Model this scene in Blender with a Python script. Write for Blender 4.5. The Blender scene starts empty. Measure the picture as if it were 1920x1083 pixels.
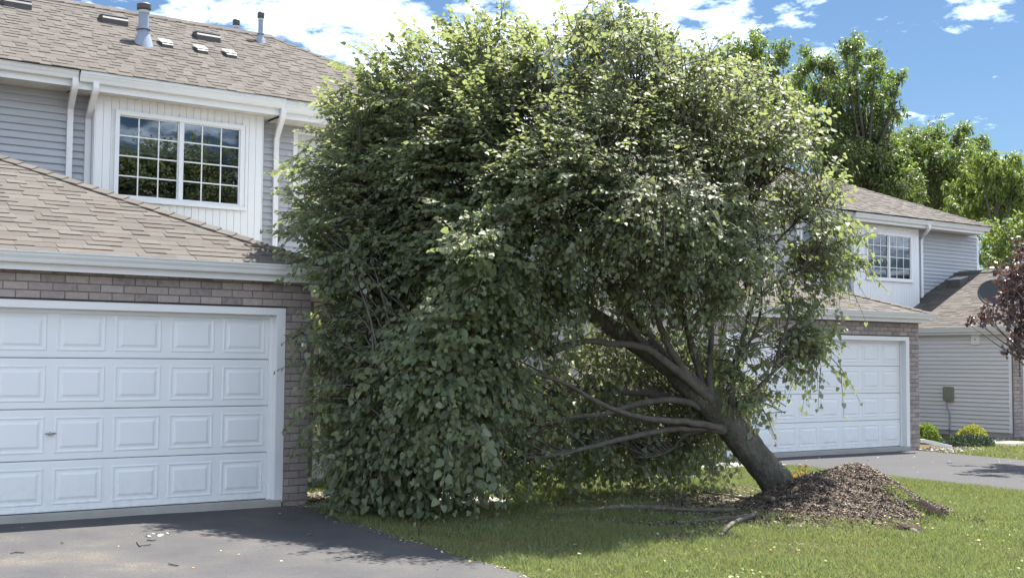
import bpy, math, random
import numpy as np
from mathutils import Vector, Matrix

random.seed(11)
rng = np.random.default_rng(11)
S = bpy.context.scene
COL = S.collection

# ------------------------------------------------------------------ camera
IW, IH, FPX = 1920, 1083, 2300.0
YAW, PITCH, ROLL = .619, .059, .0075
CP = np.array([-5.972, -13.245, 1.595])
_f = np.array([math.sin(YAW)*math.cos(PITCH), math.cos(YAW)*math.cos(PITCH), math.sin(PITCH)])
_r = np.array([math.cos(YAW), -math.sin(YAW), 0.0])
_u = np.cross(_r, _f)
CR = _r*math.cos(ROLL) + _u*math.sin(ROLL)
CU = -_r*math.sin(ROLL) + _u*math.cos(ROLL)
cam_d = bpy.data.cameras.new('camera')
cam_d.lens = FPX/IW*36.0
cam_d.sensor_width = 36.0
cam_d.clip_end = 3000
cam = bpy.data.objects.new('camera', cam_d)
COL.objects.link(cam)
cam.matrix_world = Matrix(((CR[0], CU[0], -_f[0], CP[0]), (CR[1], CU[1], -_f[1], CP[1]), (CR[2], CU[2], -_f[2], CP[2]), (0, 0, 0, 1)))
S.camera = cam

# ------------------------------------------------------------------ light
SUN_DIR = Vector((-.44, -.13, -1.0)).normalized()      # the way the light travels
elev = math.asin(-SUN_DIR.z)
azim = math.atan2(-SUN_DIR.x, -SUN_DIR.y)
W = bpy.data.worlds.new('World')
S.world = W
W.use_nodes = True
wn, wl = W.node_tree.nodes, W.node_tree.links
wn.clear()
w_out = wn.new('ShaderNodeOutputWorld')
w_bg = wn.new('ShaderNodeBackground')
w_bg.inputs['Strength'].default_value = .055
sky = wn.new('ShaderNodeTexSky')
sky.sky_type = 'NISHITA'
sky.sun_disc = False
sky.sun_elevation = elev
sky.sun_rotation = azim
sky.air_density = 1.0
sky.dust_density = .3
sky.ozone_density = 2.0
tc = wn.new('ShaderNodeTexCoord')
sep = wn.new('ShaderNodeSeparateXYZ')
wl.new(tc.outputs['Generated'], sep.inputs[0])
def wmath(op, a, b=None, clamp=False):
    n = wn.new('ShaderNodeMath'); n.operation = op; n.use_clamp = clamp
    for i, v in enumerate((a, b)):
        if v is None: continue
        if isinstance(v, (int, float)): n.inputs[i].default_value = v
        else: wl.new(v, n.inputs[i])
    return n.outputs[0]
zc = wmath('ADD', wmath('MAXIMUM', sep.outputs[2], 0.0), .16)
cx_ = wmath('DIVIDE', sep.outputs[0], zc)
cy_ = wmath('DIVIDE', sep.outputs[1], zc)
comb = wn.new('ShaderNodeCombineXYZ')
wl.new(cx_, comb.inputs[0]); wl.new(cy_, comb.inputs[1])
def wnoise(scale, detail, rough, off):
    mp = wn.new('ShaderNodeMapping'); mp.inputs['Location'].default_value = off
    wl.new(comb.outputs[0], mp.inputs[0])
    n = wn.new('ShaderNodeTexNoise'); n.inputs['Scale'].default_value = scale
    n.inputs['Detail'].default_value = detail; n.inputs['Roughness'].default_value = rough
    n.inputs['Distortion'].default_value = .15
    wl.new(mp.outputs[0], n.inputs['Vector'])
    return n.outputs['Fac']
big = wnoise(.55, 2, .5, (3.1, 1.7, 0))
fine = wnoise(5.6, 9, .62, (.7, 2.2, 0))
# broken cloud all round, with a clear patch of sky toward the north-east
vdot = wmath('ADD', wmath('MULTIPLY', sep.outputs[0], .86), wmath('MULTIPLY', sep.outputs[1], .51))
clear = wmath('MULTIPLY', wmath('SUBTRACT', vdot, .94), 3.1, clamp=True)
dens = wmath('SUBTRACT', wmath('ADD', wmath('MULTIPLY', fine, .80), wmath('MULTIPLY', big, .35)), clear)
cl = wmath('MULTIPLY', wmath('SUBTRACT', dens, .522), 7.0, clamp=True)
cl = wmath('MULTIPLY', cl, .93)
mixc = wn.new('ShaderNodeMix'); mixc.data_type = 'RGBA'
wl.new(cl, mixc.inputs['Factor'])
hue = wn.new('ShaderNodeHueSaturation'); hue.inputs['Saturation'].default_value = 1.0
wl.new(sky.outputs[0], hue.inputs['Color'])
tint = wn.new('ShaderNodeMix'); tint.data_type = 'RGBA'; tint.blend_type = 'MULTIPLY'; tint.inputs['Factor'].default_value = 1.0
tint.inputs['B'].default_value = (.33, .392, .44, 1)
wl.new(hue.outputs[0], tint.inputs['A']); wl.new(tint.outputs['Result'], mixc.inputs['A'])
mixc.inputs['B'].default_value = (10.0, 11.3, 13.2, 1)
wl.new(mixc.outputs['Result'], w_bg.inputs['Color'])
wl.new(w_bg.outputs[0], w_out.inputs[0])

sun_d = bpy.data.lights.new('sun', 'SUN')
sun_d.energy = 2.8
sun_d.angle = math.radians(.53)
sun_d.color = (1.0, .95, .86)
sun = bpy.data.objects.new('sun', sun_d)
COL.objects.link(sun)
sun.rotation_euler = SUN_DIR.to_track_quat('-Z', 'Y').to_euler()

S.view_settings.view_transform = 'Standard'
S.view_settings.look = 'None'
S.view_settings.gamma = 1
S.view_settings.use_curve_mapping = False
S.view_settings.exposure = 2.35
S.render.engine = 'CYCLES'
S.cycles.max_bounces = 8
S.cycles.transparent_max_bounces = 12

# ------------------------------------------------------------------ helpers
def ray(x, y):
    return _f*FPX + CR*(x - IW/2) - CU*(y - IH/2)
def at(x, y, X=None, Y=None, Z=None, D=None):
    d = ray(x, y)
    if X is not None: t = (X - CP[0])/d[0]
    elif Y is not None: t = (Y - CP[1])/d[1]
    elif Z is not None: t = (Z - CP[2])/d[2]
    else: t = D/FPX
    return CP + t*d

class MB:
    def __init__(s): s.v = []; s.f = []
    def add(s, vs, fs):
        b = len(s.v); s.v += [tuple(map(float, p)) for p in vs]; s.f += [tuple(i + b for i in q) for q in fs]
        return s
    def box(s, x0, x1, y0, y1, z0, z1):
        return s.add([(x0,y0,z0),(x1,y0,z0),(x1,y1,z0),(x0,y1,z0),(x0,y0,z1),(x1,y0,z1),(x1,y1,z1),(x0,y1,z1)],
                     [(0,3,2,1),(4,5,6,7),(0,1,5,4),(1,2,6,5),(2,3,7,6),(3,0,4,7)])
    def prism(s, prof, a0, a1, axis='x'):
        n = len(prof); vs = []
        for a in (a0, a1):
            for p, q in prof:
                vs.append((a, p, q) if axis == 'x' else ((p, a, q) if axis == 'y' else (p, q, a)))
        fs = [tuple(range(n)), tuple(range(2*n - 1, n - 1, -1))] + [(i, i + n, (i + 1) % n + n, (i + 1) % n) for i in range(n)]
        return s.add(vs, fs)
    def hexa(s, p): # 8 corners, bottom loop then top loop
        return s.add(p, [(0,3,2,1),(4,5,6,7),(0,1,5,4),(1,2,6,5),(2,3,7,6),(3,0,4,7)])
    def sweep(s, pts, rad, n=8, flat=1.0, cap=True, rough=0.0, up=(0,0,1)):
        pts = [np.array(p, float) for p in pts]
        m = len(pts); rings = []
        if not hasattr(rad, '__len__'): rad = [rad]*m
        a = None
        for i in range(m):
            t = pts[min(i+1, m-1)] - pts[max(i-1, 0)]; t = t/ (np.linalg.norm(t) + 1e-9)
            if a is None:
                a = np.cross(t, np.array(up, float))
                if np.linalg.norm(a) < .1: a = np.cross(t, np.array([1., 0, 0]))
            a = a - t*np.dot(a, t); a /= np.linalg.norm(a); b = np.cross(t, a)
            ring = []
            for k in range(n):
                an = 2*math.pi*(k + (.5 if n == 4 else 0))/n
                rr = rad[i]*(1 + rough*(random.random() - .5))
                ring.append(pts[i] + rr*(math.cos(an)*a + flat*math.sin(an)*b))
            rings.append(ring)
        vs = [p for r_ in rings for p in r_]; fs = []
        for i in range(m - 1):
            for k in range(n):
                fs.append((i*n + k, i*n + (k+1) % n, (i+1)*n + (k+1) % n, (i+1)*n + k))
        if cap: fs += [tuple(range(n-1, -1, -1)), tuple((m-1)*n + k for k in range(n))]
        return s.add(vs, fs)
    def mesh(s, name, mat=None, smooth=False):
        me = bpy.data.meshes.new(name); me.from_pydata(s.v, [], s.f); me.update()
        if mat: me.materials.append(mat)
        if smooth: me.polygons.foreach_set('use_smooth', [True]*len(me.polygons))
        return me
    def build(s, name, mat, parent=None, smooth=False, **kw):
        return link(name, s.mesh(name, mat, smooth), parent, **kw)

def link(name, data, parent=None, loc=None, **kw):
    o = bpy.data.objects.new(name, data); COL.objects.link(o)
    if parent is not None: o.parent = parent
    if loc is not None: o.location = loc
    for k, v in kw.items(): o[k] = v
    return o
def thing(name, label, cat, loc=(0, 0, 0), group=None):
    o = link(name, None, None, loc, label=label, category=cat)
    o.empty_display_size = .1
    if group: o['group'] = group
    return o
def np_mesh(name, V, T, mat, smooth=False):
    k = T.shape[1]
    me = bpy.data.meshes.new(name)
    me.vertices.add(len(V)); me.vertices.foreach_set('co', np.asarray(V, np.float32).ravel())
    me.loops.add(T.size); me.loops.foreach_set('vertex_index', T.astype(np.int32).ravel())
    me.polygons.add(len(T)); me.polygons.foreach_set('loop_start', np.arange(0, T.size, k, dtype=np.int32))
    if smooth: me.polygons.foreach_set('use_smooth', np.ones(len(T), bool))
    me.update(calc_edges=True)
    me.materials.append(mat)
    return me
def spline(pts, n):
    P_ = [np.array(p, float) for p in pts]; P_ = [2*P_[0] - P_[1]] + P_ + [2*P_[-1] - P_[-2]]
    out = []; m = len(P_) - 3
    for j in range(n):
        t = j/(n - 1)*m; i = min(int(t), m - 1); t -= i
        a, b, c, d = P_[i:i+4]
        out.append(.5*((2*b) + (c - a)*t + (2*a - 5*b + 4*c - d)*t*t + (3*b - a - 3*c + d)*t**3))
    return out

# ------------------------------------------------------------------ materials
def M(name, cols, rough=.6, spec=.3, rand=0., noise=None, bump=None, metal=0., noise2=None, transl=None, back=None, coat=0., stretch=None):
    """cols: ramp of colours picked by per-piece random value and noise."""
    m = bpy.data.materials.new(name); m.use_nodes = True
    nt = m.node_tree; N, L = nt.nodes, nt.links; N.clear()
    out = N.new('ShaderNodeOutputMaterial'); p = N.new('ShaderNodeBsdfPrincipled')
    p.inputs['Roughness'].default_value = rough; p.inputs['Metallic'].default_value = metal
    p.inputs['Specular IOR Level'].default_value = spec
    geo = N.new('ShaderNodeNewGeometry')
    def mth(op, a, b, clamp=False):
        n = N.new('ShaderNodeMath'); n.operation = op; n.use_clamp = clamp
        for i, v in enumerate((a, b)):
            if isinstance(v, (int, float)): n.inputs[i].default_value = v
            else: L.new(v, n.inputs[i])
        return n.outputs[0]
    vec = geo.outputs['Position']
    if stretch:
        mp = N.new('ShaderNodeMapping'); mp.inputs['Scale'].default_value = stretch[:3]
        if len(stretch) > 3: mp.inputs['Rotation'].default_value = stretch[3]
        L.new(vec, mp.inputs[0]); vec = mp.outputs[0]
    def ns(scale, det=4, ro=.6):
        n = N.new('ShaderNodeTexNoise'); n.inputs['Scale'].default_value = scale
        n.inputs['Detail'].default_value = det; n.inputs['Roughness'].default_value = ro
        L.new(vec, n.inputs['Vector']); return n.outputs['Fac']
    fac = None
    if rand:
        oi = N.new('ShaderNodeObjectInfo')
        r = mth('FRACT', mth('ADD', geo.outputs['Random Per Island'], oi.outputs['Random']), 0)
        fac = mth('MULTIPLY', mth('SUBTRACT', r, .5), rand)
    for nz in (noise, noise2):
        if nz:
            t = mth('MULTIPLY', mth('SUBTRACT', ns(nz[0], nz[2] if len(nz) > 2 else 4), .5), nz[1])
            fac = t if fac is None else mth('ADD', fac, t)
    if fac is None or len(cols) == 1:
        colout = None; p.inputs['Base Color'].default_value = (*cols[0], 1)
    else:
        fac = mth('ADD', fac, .5, True)
        rp = N.new('ShaderNodeValToRGB'); e = rp.color_ramp.elements
        while len(e) < len(cols): e.new(.5)
        for i, c in enumerate(cols): e[i].position = i/(len(cols) - 1); e[i].color = (*c, 1)
        L.new(fac, rp.inputs[0]); colout = rp.outputs[0]
        if back:
            mx = N.new('ShaderNodeMix'); mx.data_type = 'RGBA'
            L.new(geo.outputs['Backfacing'], mx.inputs['Factor']); L.new(colout, mx.inputs['A']); mx.inputs['B'].default_value = (*back, 1)
            colout = mx.outputs['Result']
        L.new(colout, p.inputs['Base Color'])
    if bump:
        b = N.new('ShaderNodeBump'); b.inputs['Strength'].default_value = bump[1]; b.inputs['Distance'].default_value = bump[2] if len(bump) > 2 else .01
        L.new(ns(bump[0], 5), b.inputs['Height']); L.new(b.outputs[0], p.inputs['Normal'])
    sh = p.outputs[0]
    if transl:
        tr = N.new('ShaderNodeBsdfTranslucent'); tr.inputs[0].default_value = (*transl[0], 1)
        ms = N.new('ShaderNodeMixShader'); ms.inputs[0].default_value = transl[1]
        L.new(p.outputs[0], ms.inputs[1]); L.new(tr.outputs[0], ms.inputs[2]); sh = ms.outputs[0]
    L.new(sh, out.inputs[0])
    return m

MT = {}
MT['white'] = M('white_trim', [(.70,.71,.72),(.80,.80,.80)], .45, .4, noise=(3, .9), bump=(30, .08))
MT['door'] = M('painted_door', [(.70,.72,.74),(.80,.81,.82)], .42, .4, noise=(1.7, .8), noise2=(40, .25), bump=(120, .05))
def grime(m, z_top, col, amount):
    N, L = m.node_tree.nodes, m.node_tree.links
    p = next(n for n in N if n.type == 'BSDF_PRINCIPLED'); src = p.inputs['Base Color'].links[0].from_socket
    g = N.new('ShaderNodeNewGeometry'); sx = N.new('ShaderNodeSeparateXYZ'); L.new(g.outputs['Position'], sx.inputs[0])
    r = N.new('ShaderNodeMapRange'); r.inputs['From Min'].default_value = z_top; r.inputs['From Max'].default_value = 0.0; L.new(sx.outputs[2], r.inputs['Value'])
    n = N.new('ShaderNodeTexNoise'); n.inputs['Scale'].default_value = 13; n.inputs['Detail'].default_value = 7; n.inputs['Roughness'].default_value = .7; L.new(g.outputs['Position'], n.inputs['Vector'])
    n2 = N.new('ShaderNodeMapRange'); n2.inputs['From Min'].default_value = .42; n2.inputs['From Max'].default_value = .75; L.new(n.outputs['Fac'], n2.inputs['Value'])
    m1 = N.new('ShaderNodeMath'); m1.operation = 'MULTIPLY'; L.new(r.outputs[0], m1.inputs[0]); L.new(n2.outputs[0], m1.inputs[1])
    m2 = N.new('ShaderNodeMath'); m2.operation = 'MULTIPLY'; m2.inputs[1].default_value = amount; L.new(m1.outputs[0], m2.inputs[0])
    mx = N.new('ShaderNodeMix'); mx.data_type = 'RGBA'; L.new(m2.outputs[0], mx.inputs['Factor']); L.new(src, mx.inputs['A']); mx.inputs['B'].default_value = (*col, 1)
    L.new(mx.outputs['Result'], p.inputs['Base Color'])
grime(MT['door'], .40, (.46, .45, .41), .45)
MT['gutter'] = M('gutter_paint', [(.66,.68,.68),(.76,.77,.76)], .35, .5, noise=(2.2, 1.0))
MT['soffit'] = M('soffit_vinyl', [(.55,.53,.48),(.62,.60,.55)], .6, .3, noise=(5, .8))
MT['siding'] = M('grey_vinyl_siding', [(.37,.385,.41),(.435,.45,.475)], .5, .35, rand=.5, noise=(2, .7), bump=(60, .05))
MT['siding2'] = M('warm_grey_siding', [(.58,.56,.545),(.64,.62,.60)], .5, .35, rand=.5, noise=(2, .7), bump=(60, .05))
MT['shingle'] = M('asphalt_shingle', [(.078,.069,.062),(.110,.098,.089),(.140,.126,.115)], .9, .15, rand=.5, noise=(60, .7), noise2=(.8, .5), bump=(220, .5, .004))
MT['underlay'] = M('roof_underlay', [(.07,.06,.055)], .9, .1)
MT['brick'] = M('mauve_brick', [(.20,.165,.16),(.30,.255,.24),(.36,.31,.285),(.42,.375,.35)], .85, .15, rand=.6, noise=(16, 1.0), noise2=(90, .5), bump=(110, .5, .004))
MT['mortar'] = M('mortar', [(.15,.135,.12),(.22,.20,.18)], .95, .1, noise=(20, 1.2), bump=(150, .5, .004))
MT['concrete'] = M('concrete', [(.27,.25,.22),(.37,.355,.33),(.43,.41,.38)], .9, .2, noise=(3, 1.1), noise2=(70, .6), bump=(140, .4, .004))
MT['galv'] = M('galvanised_metal', [(.20,.24,.31),(.29,.335,.41)], .42, .5, noise=(9, 1.0))
MT['vent'] = M('dark_vent_metal', [(.055,.05,.05),(.09,.085,.085)], .5, .4, noise=(8, 1))
MT['ventcap'] = M('vent_cap', [(.42,.41,.40),(.52,.51,.5)], .35, .5, noise=(8, 1))
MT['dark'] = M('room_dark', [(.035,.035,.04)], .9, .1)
MT['blind'] = M('blind_slat', [(.55,.56,.57)], .6, .3)
MT['chrome'] = M('handle_metal', [(.35,.35,.35)], .25, .5, metal=.9)
MT['black'] = M('black_metal', [(.018,.017,.017),(.03,.028,.027)], .45, .4, noise=(30, 1))
MT['lampglass'] = M('lamp_glass', [(.75,.77,.75)], .15, .6)
MT['bark'] = M('bark', [(.045,.040,.034),(.10,.092,.076),(.155,.145,.118),(.18,.18,.14)], .9, .15, noise=(7, 1.0), noise2=(42, 1.1), bump=(30, 1.0, .06), stretch=(1, 1, .45, (0, math.radians(-38), 0)))
MT['limb'] = M('limb_bark', [(.05,.043,.037),(.11,.096,.083),(.18,.16,.14)], .85, .2, noise=(9, 1.0), noise2=(60, .8), bump=(50, .7, .012))
MT['root'] = M('root_bark', [(.06,.05,.042),(.13,.115,.096),(.22,.195,.165)], .9, .15, noise=(9, 1.2), noise2=(60, .8), bump=(60, .7, .012))
MT['leaf'] = M('linden_leaf', [(.088,.122,.072),(.120,.155,.088),(.145,.175,.090),(.165,.185,.086)], .50, .55, rand=1.0, noise=(1.2, .4), transl=((.36,.42,.14), .40), back=(.21,.235,.18))
MT['ash'] = M('ash_leaf', [(.085,.108,.052),(.128,.152,.07),(.17,.19,.085)], .42, .45, rand=1.0, noise=(.5, .6), transl=((.24,.36,.05), .34))
MT['willow'] = M('pale_leaf', [(.075,.115,.028),(.115,.165,.042),(.16,.205,.06)], .45, .4, rand=1.0, noise=(.6, .6), transl=((.32,.42,.08), .34))
MT['purple'] = M('purple_leaf', [(.035,.022,.024),(.065,.038,.038),(.105,.06,.05)], .30, .7, rand=1.1, transl=((.20,.075,.04), .18), back=(.14,.11,.10))
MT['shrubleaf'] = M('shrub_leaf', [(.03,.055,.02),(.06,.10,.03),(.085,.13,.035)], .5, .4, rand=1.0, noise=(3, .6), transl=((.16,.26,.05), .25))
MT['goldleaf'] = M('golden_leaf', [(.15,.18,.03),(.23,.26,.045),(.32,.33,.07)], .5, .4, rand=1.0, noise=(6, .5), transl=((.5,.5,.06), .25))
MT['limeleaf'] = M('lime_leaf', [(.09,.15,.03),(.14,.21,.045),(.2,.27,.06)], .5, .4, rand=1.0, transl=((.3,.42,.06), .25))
MT['juniper'] = M('juniper_leaf', [(.05,.085,.05),(.085,.13,.075),(.12,.16,.10)], .6, .3, rand=1.0, noise=(5, .6))
MT['saplingleaf'] = M('sapling_leaf', [(.22,.06,.025),(.32,.12,.03),(.36,.33,.06)], .5, .4, rand=1.2, transl=((.5,.3,.06), .3))
MT['asphalt'] = M('asphalt', [(.050,.050,.054),(.070,.069,.074),(.086,.083,.083),(.155,.134,.110)], .92, .2, noise=(1.0, 1.8, 8), noise2=(48, 1.25), bump=(180, .5, .006))
MT['asphalt2'] = M('asphalt_smooth', [(.048,.047,.051),(.064,.063,.067),(.082,.080,.082)], .88, .25, noise=(.7, .9, 5), noise2=(60, .6), bump=(160, .4, .005), stretch=(.35, 1, 1))
MT['soil'] = M('lawn_soil', [(.06,.046,.032),(.10,.08,.048),(.11,.105,.045)], .95, .1, noise=(2.2, 1.2, 6), noise2=(30, .7), bump=(25, .6, .03))
MT['grass'] = M('grass_blade', [(.26,.21,.12),(.20,.185,.095),(.146,.172,.068),(.110,.143,.056),(.165,.197,.082),(.28,.30,.18)], .5, .3, rand=.85, noise=(.9, 1.9, 6), transl=((.31,.38,.11), .33))
MT['mulch'] = M('mulch_chip', [(.032,.023,.018),(.085,.065,.052),(.15,.12,.098),(.33,.28,.24)], .9, .15, rand=1.0)
MT['mound'] = M('mulch_soil', [(.035,.026,.020),(.085,.065,.052),(.14,.11,.09)], .95, .1, noise=(26, 1.4, 6), bump=(60, 1.0, .03))
MT['stone'] = M('gravel_stone', [(.10,.088,.078),(.19,.17,.15),(.34,.31,.28)], .8, .25, rand=1.2)
MT['litter'] = M('fallen_leaf', [(.45,.28,.06),(.42,.40,.16),(.55,.55,.35),(.14,.20,.06)], .6, .3, rand=1.2)
MT['dish'] = M('dish_grey', [(.045,.047,.05),(.06,.062,.065)], .6, .25, noise=(4, 1))
MT['box'] = M('utility_box', [(.20,.195,.155)], .5, .4)
MT['fixture'] = M('ivory_plastic', [(.72,.71,.64)], .4, .4)
MT['green'] = M('torn_turf', [(.06,.09,.02),(.12,.17,.04),(.2,.24,.07)], .6, .3, rand=1.0, transl=((.3,.42,.07), .3))
def glass_mat():
    m = bpy.data.materials.new('window_glass'); m.use_nodes = True
    N, L = m.node_tree.nodes, m.node_tree.links; N.clear()
    out = N.new('ShaderNodeOutputMaterial'); ms = N.new('ShaderNodeMixShader')
    tr = N.new('ShaderNodeBsdfTransparent'); tr.inputs[0].default_value = (.62, .66, .70, 1)
    gl = N.new('ShaderNodeBsdfGlossy'); gl.inputs['Roughness'].default_value = .015; gl.inputs[0].default_value = (.9,.95,1,1)
    fr = N.new('ShaderNodeFresnel'); fr.inputs['IOR'].default_value = 1.85
    nb = N.new('ShaderNodeTexNoise'); nb.inputs['Scale'].default_value = 1.6
    g = N.new('ShaderNodeNewGeometry'); L.new(g.outputs['Position'], nb.inputs['Vector'])
    bp = N.new('ShaderNodeBump'); bp.inputs['Strength'].default_value = .06; bp.inputs['Distance'].default_value = .02
    L.new(nb.outputs['Fac'], bp.inputs['Height']); L.new(bp.outputs[0], gl.inputs['Normal'])
    L.new(fr.outputs[0], ms.inputs[0]); L.new(tr.outputs[0], ms.inputs[1]); L.new(gl.outputs[0], ms.inputs[2]); L.new(ms.outputs[0], out.inputs[0])
    return m
MT['glass'] = glass_mat()

# ------------------------------------------------------------------ ground
def zg(u, v):
    """height of the ground"""
    return -.088 - .003*np.asarray(u, float) + .014*np.minimum(np.asarray(v, float) - .15*np.maximum(np.asarray(u, float), 0), 0)
def edge_l(v):           # the lawn-side edge of the near driveway
    v = np.asarray(v, float)
    return np.interp(v, [-14, -8, -6.5, -5.4, -4.4, -2.9, -1.2, -.6, -.12], [-.9, -.35, -.08, .02, .05, .15, .24, .36, .47]) + .03*np.sin(v*5.1) + .018*np.sin(v*13.7 + 1)
DL1, DR1 = 9.93, 15.05    # the far driveway's two edges
def in_drive(u, v):
    a = (u < edge_l(v)) & (u > -5.5) & (v < -.1)
    b = (u > DL1 + .03*np.sin(v*4.7)) & (u < DR1 + np.maximum(0, -v - 1)*.12) & (v < 2.32)
    return a | b
# mound of uprooted mulch and soil (height above ground)
TB = at(1474, 925, D=15.3)                 # where the leaning trunk leaves the mound
MR = np.array([.814, -.58]); MF = np.array([.58, .814])
def mound_h(u, v):
    u = np.asarray(u, float); v = np.asarray(v, float)
    c = np.array([5.93, -3.46])
    a = (u - c[0])*MR[0] + (v - c[1])*MR[1]; b = (u - c[0])*MF[0] + (v - c[1])*MF[1]
    h = .49*np.exp(-(np.abs(a)/.78)**2.3 - (np.abs(b)/1.0)**2.4)
    h += .12*np.exp(-((a + .80)/.5)**2 - ((b + .45)/.7)**2)
    h += .12*np.exp(-((a - .62)/.42)**2 - ((b + .35)/.5)**2)
    h -= .40*np.exp(-((a - .80)/.20)**2 - ((b + .72)/.26)**2)
    h += (.03*np.sin(a*7 + 2*b) + .035*np.sin(a*4.1 - b*5.3 + 1))*np.exp(-(a/1.1)**2 - (b/1.1)**2)
    return h
def lumps(u, v):
    return .012*np.sin(u*2.3 + .7*v) + .010*np.sin(v*3.1 - u*1.3)
def ground_top(u, v):
    return zg(u, v) + np.where(in_drive(np.asarray(u), np.asarray(v)), 0, lumps(u, v)) + np.maximum(mound_h(u, v), 0)

gu = np.concatenate([[-600, -120, -40, -14], np.arange(-8, 24.01, .2), [30, 60, 150, 600]])
gv = np.concatenate([[-600, -150, -50, -22], np.arange(-14, 9.01, .2), [14, 40, 150, 900]])
U_, V_ = np.meshgrid(gu, gv, indexing='ij')
Zl = zg(np.clip(U_, -30, 40), np.clip(V_, -30, 30)) + np.where((np.abs(U_) < 25) & (np.abs(V_) < 14), lumps(U_, V_), 0)
core = in_drive(U_, V_)
Zl = np.where(core, zg(np.clip(U_, -30, 40), np.clip(V_, -30, 30)) - .045, Zl)
nu, nv = len(gu), len(gv)
idx = np.arange(nu*nv).reshape(nu, nv)
Q = np.stack([idx[:-1, :-1], idx[1:, :-1], idx[1:, 1:], idx[:-1, 1:]], -1).reshape(-1, 4)
link('lawn', np_mesh('lawn', np.stack([U_, V_, Zl], -1).reshape(-1, 3), Q, MT['soil'], True), kind='structure')

def sheet(name, poly_l, poly_r, vs, mat, dz, wob=0):
    """sheet between two edges u=l(v), u=r(v)"""
    k = 14; Vv = []; F = []
    for i, v in enumerate(vs):
        l, r_ = poly_l(v), poly_r(v)
        for j in range(k):
            u = l + (r_ - l)*j/(k - 1)
            vv = v + (wob*math.sin(u*3.3) + wob*.6*math.sin(u*7.9) if i == 0 else 0)
            Vv.append((u, vv, float(zg(u, vv)) + dz))
    for i in range(len(vs) - 1):
        for j in range(k - 1):
            F.append((i*k + j, (i+1)*k + j, (i+1)*k + j + 1, i*k + j + 1))
    m = MB(); m.add(Vv, F)
    return m.build(name, mat, None, True, kind='structure')
sheet('driveway', lambda v: -5.4, lambda v: float(edge_l(v)), [-.17] + list(np.arange(-.4, -14.1, -.2)), MT['asphalt'], .012, .025)
sheet('driveway', lambda v: DL1 + .03*math.sin(v*4.7), lambda v: DR1 + max(0, -v - 1)*.12, [2.2] + list(np.arange(2.0, -14.1, -.2)), MT['asphalt2'], .012, .02)
# street beyond the camera
mm = MB(); mm.add([(-60, -22, -.30), (60, -22, -.30), (60, -14, -.30), (-60, -14, -.30)], [(0, 1, 2, 3)]); mm.build('road', MT['asphalt2'], None, kind='structure')

# concrete walks
def slab_path(corners, z_off, name='walkway'):
    m = MB(); top = [(u, v, float(zg(u, v)) + z_off) for u, v in corners]; bot = [(x, y, z - .12) for x, y, z in top]
    m.hexa(bot + top); return m.build(name, MT['concrete'], None, kind='structure')
slab_path([(.50, -1.02), (1.62, -1.02), (1.62, -.22), (.60, -.22)], .022)
slab_path([(1.635, -1.02), (2.8, -1.02), (2.8, 4.2), (1.635, 4.2)], .020)
slab_path([(8.1, 1.0), (9.9, 1.0), (9.9, 1.95), (8.1, 1.95)], .022)
slab_path([(6.9, 1.0), (8.085, 1.0), (8.085, 5.2), (6.9, 5.2)], .020)

# ------------------------------------------------------------------ house building blocks
BL, BH, MJ = .236, .076, .010
def brick_mesh():
    m = MB(); c = .005; L_, H_, d = BL, BH, .014
    m.add([(0,d,0),(L_,d,0),(L_,d,H_),(0,d,H_),(0,.003,0),(L_,.003,0),(L_,.003,H_),(0,.003,H_),(c,0,c),(L_-c,0,c),(L_-c,0,H_-c),(c,0,H_-c)],
          [(0,1,5,4),(1,2,6,5),(2,3,7,6),(3,0,4,7),(4,5,9,8),(5,6,10,9),(6,7,11,10),(7,4,8,11),(8,9,10,11)])
    return m.mesh('brick', MT['brick'])
BRICK = brick_mesh()
def lay_bricks(parent, u0, u1, z0, z1, Y, right_anchor, first=0):
    """running bond, laid back from a right-hand corner"""
    row = first; z = z0
    while z + BH*.35 < z1:
        h = min(BH, z1 - z - .004)
        x = right_anchor - (0 if row % 2 else 0)
        first_len = BL if row % 2 else BL/2 - MJ/2
        while x > u0 + .02:
            l = first_len; first_len = BL
            a, b = max(x - l, u0), min(x, u1)
            if b - a > .02:
                o = link('brick', BRICK, parent, (a, Y + random.uniform(-.002, .002), z))
                o.scale = ((b - a)/BL, 1, h/BH)
            x -= l + MJ
        z += BH + MJ; row += 1

SB = {}
def clapboards(parent, u0, u1, z0, z1, Y, e=.102, mat='siding', holes=(), seam=None):
    """horizontal vinyl boards, each one an object, cut round openings"""
    part = parent
    z = z0
    while z < z1 - .01:
        h = min(e, z1 - z)
        spans = [(u0, u1)]
        for (a, b, c, d) in holes:
            if z + h*.5 > c and z + h*.5 < d:
                ns_ = []
                for s0, s1 in spans:
                    if b <= s0 or a >= s1: ns_.append((s0, s1)); continue
                    if a > s0: ns_.append((s0, a))
                    if b < s1: ns_.append((b, s1))
                spans = ns_
        for s0, s1 in spans:
            if s1 - s0 < .02: continue
            m = MB()
            m.prism([(Y, z + .006), (Y - .012, z + .006), (Y - .031, z), (Y - .031, z + .014), (Y - .003, z + h + .004), (Y, z + h + .004)], s0, s1)
            m.build('siding_board', MT[mat], part)
        z += e

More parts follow.
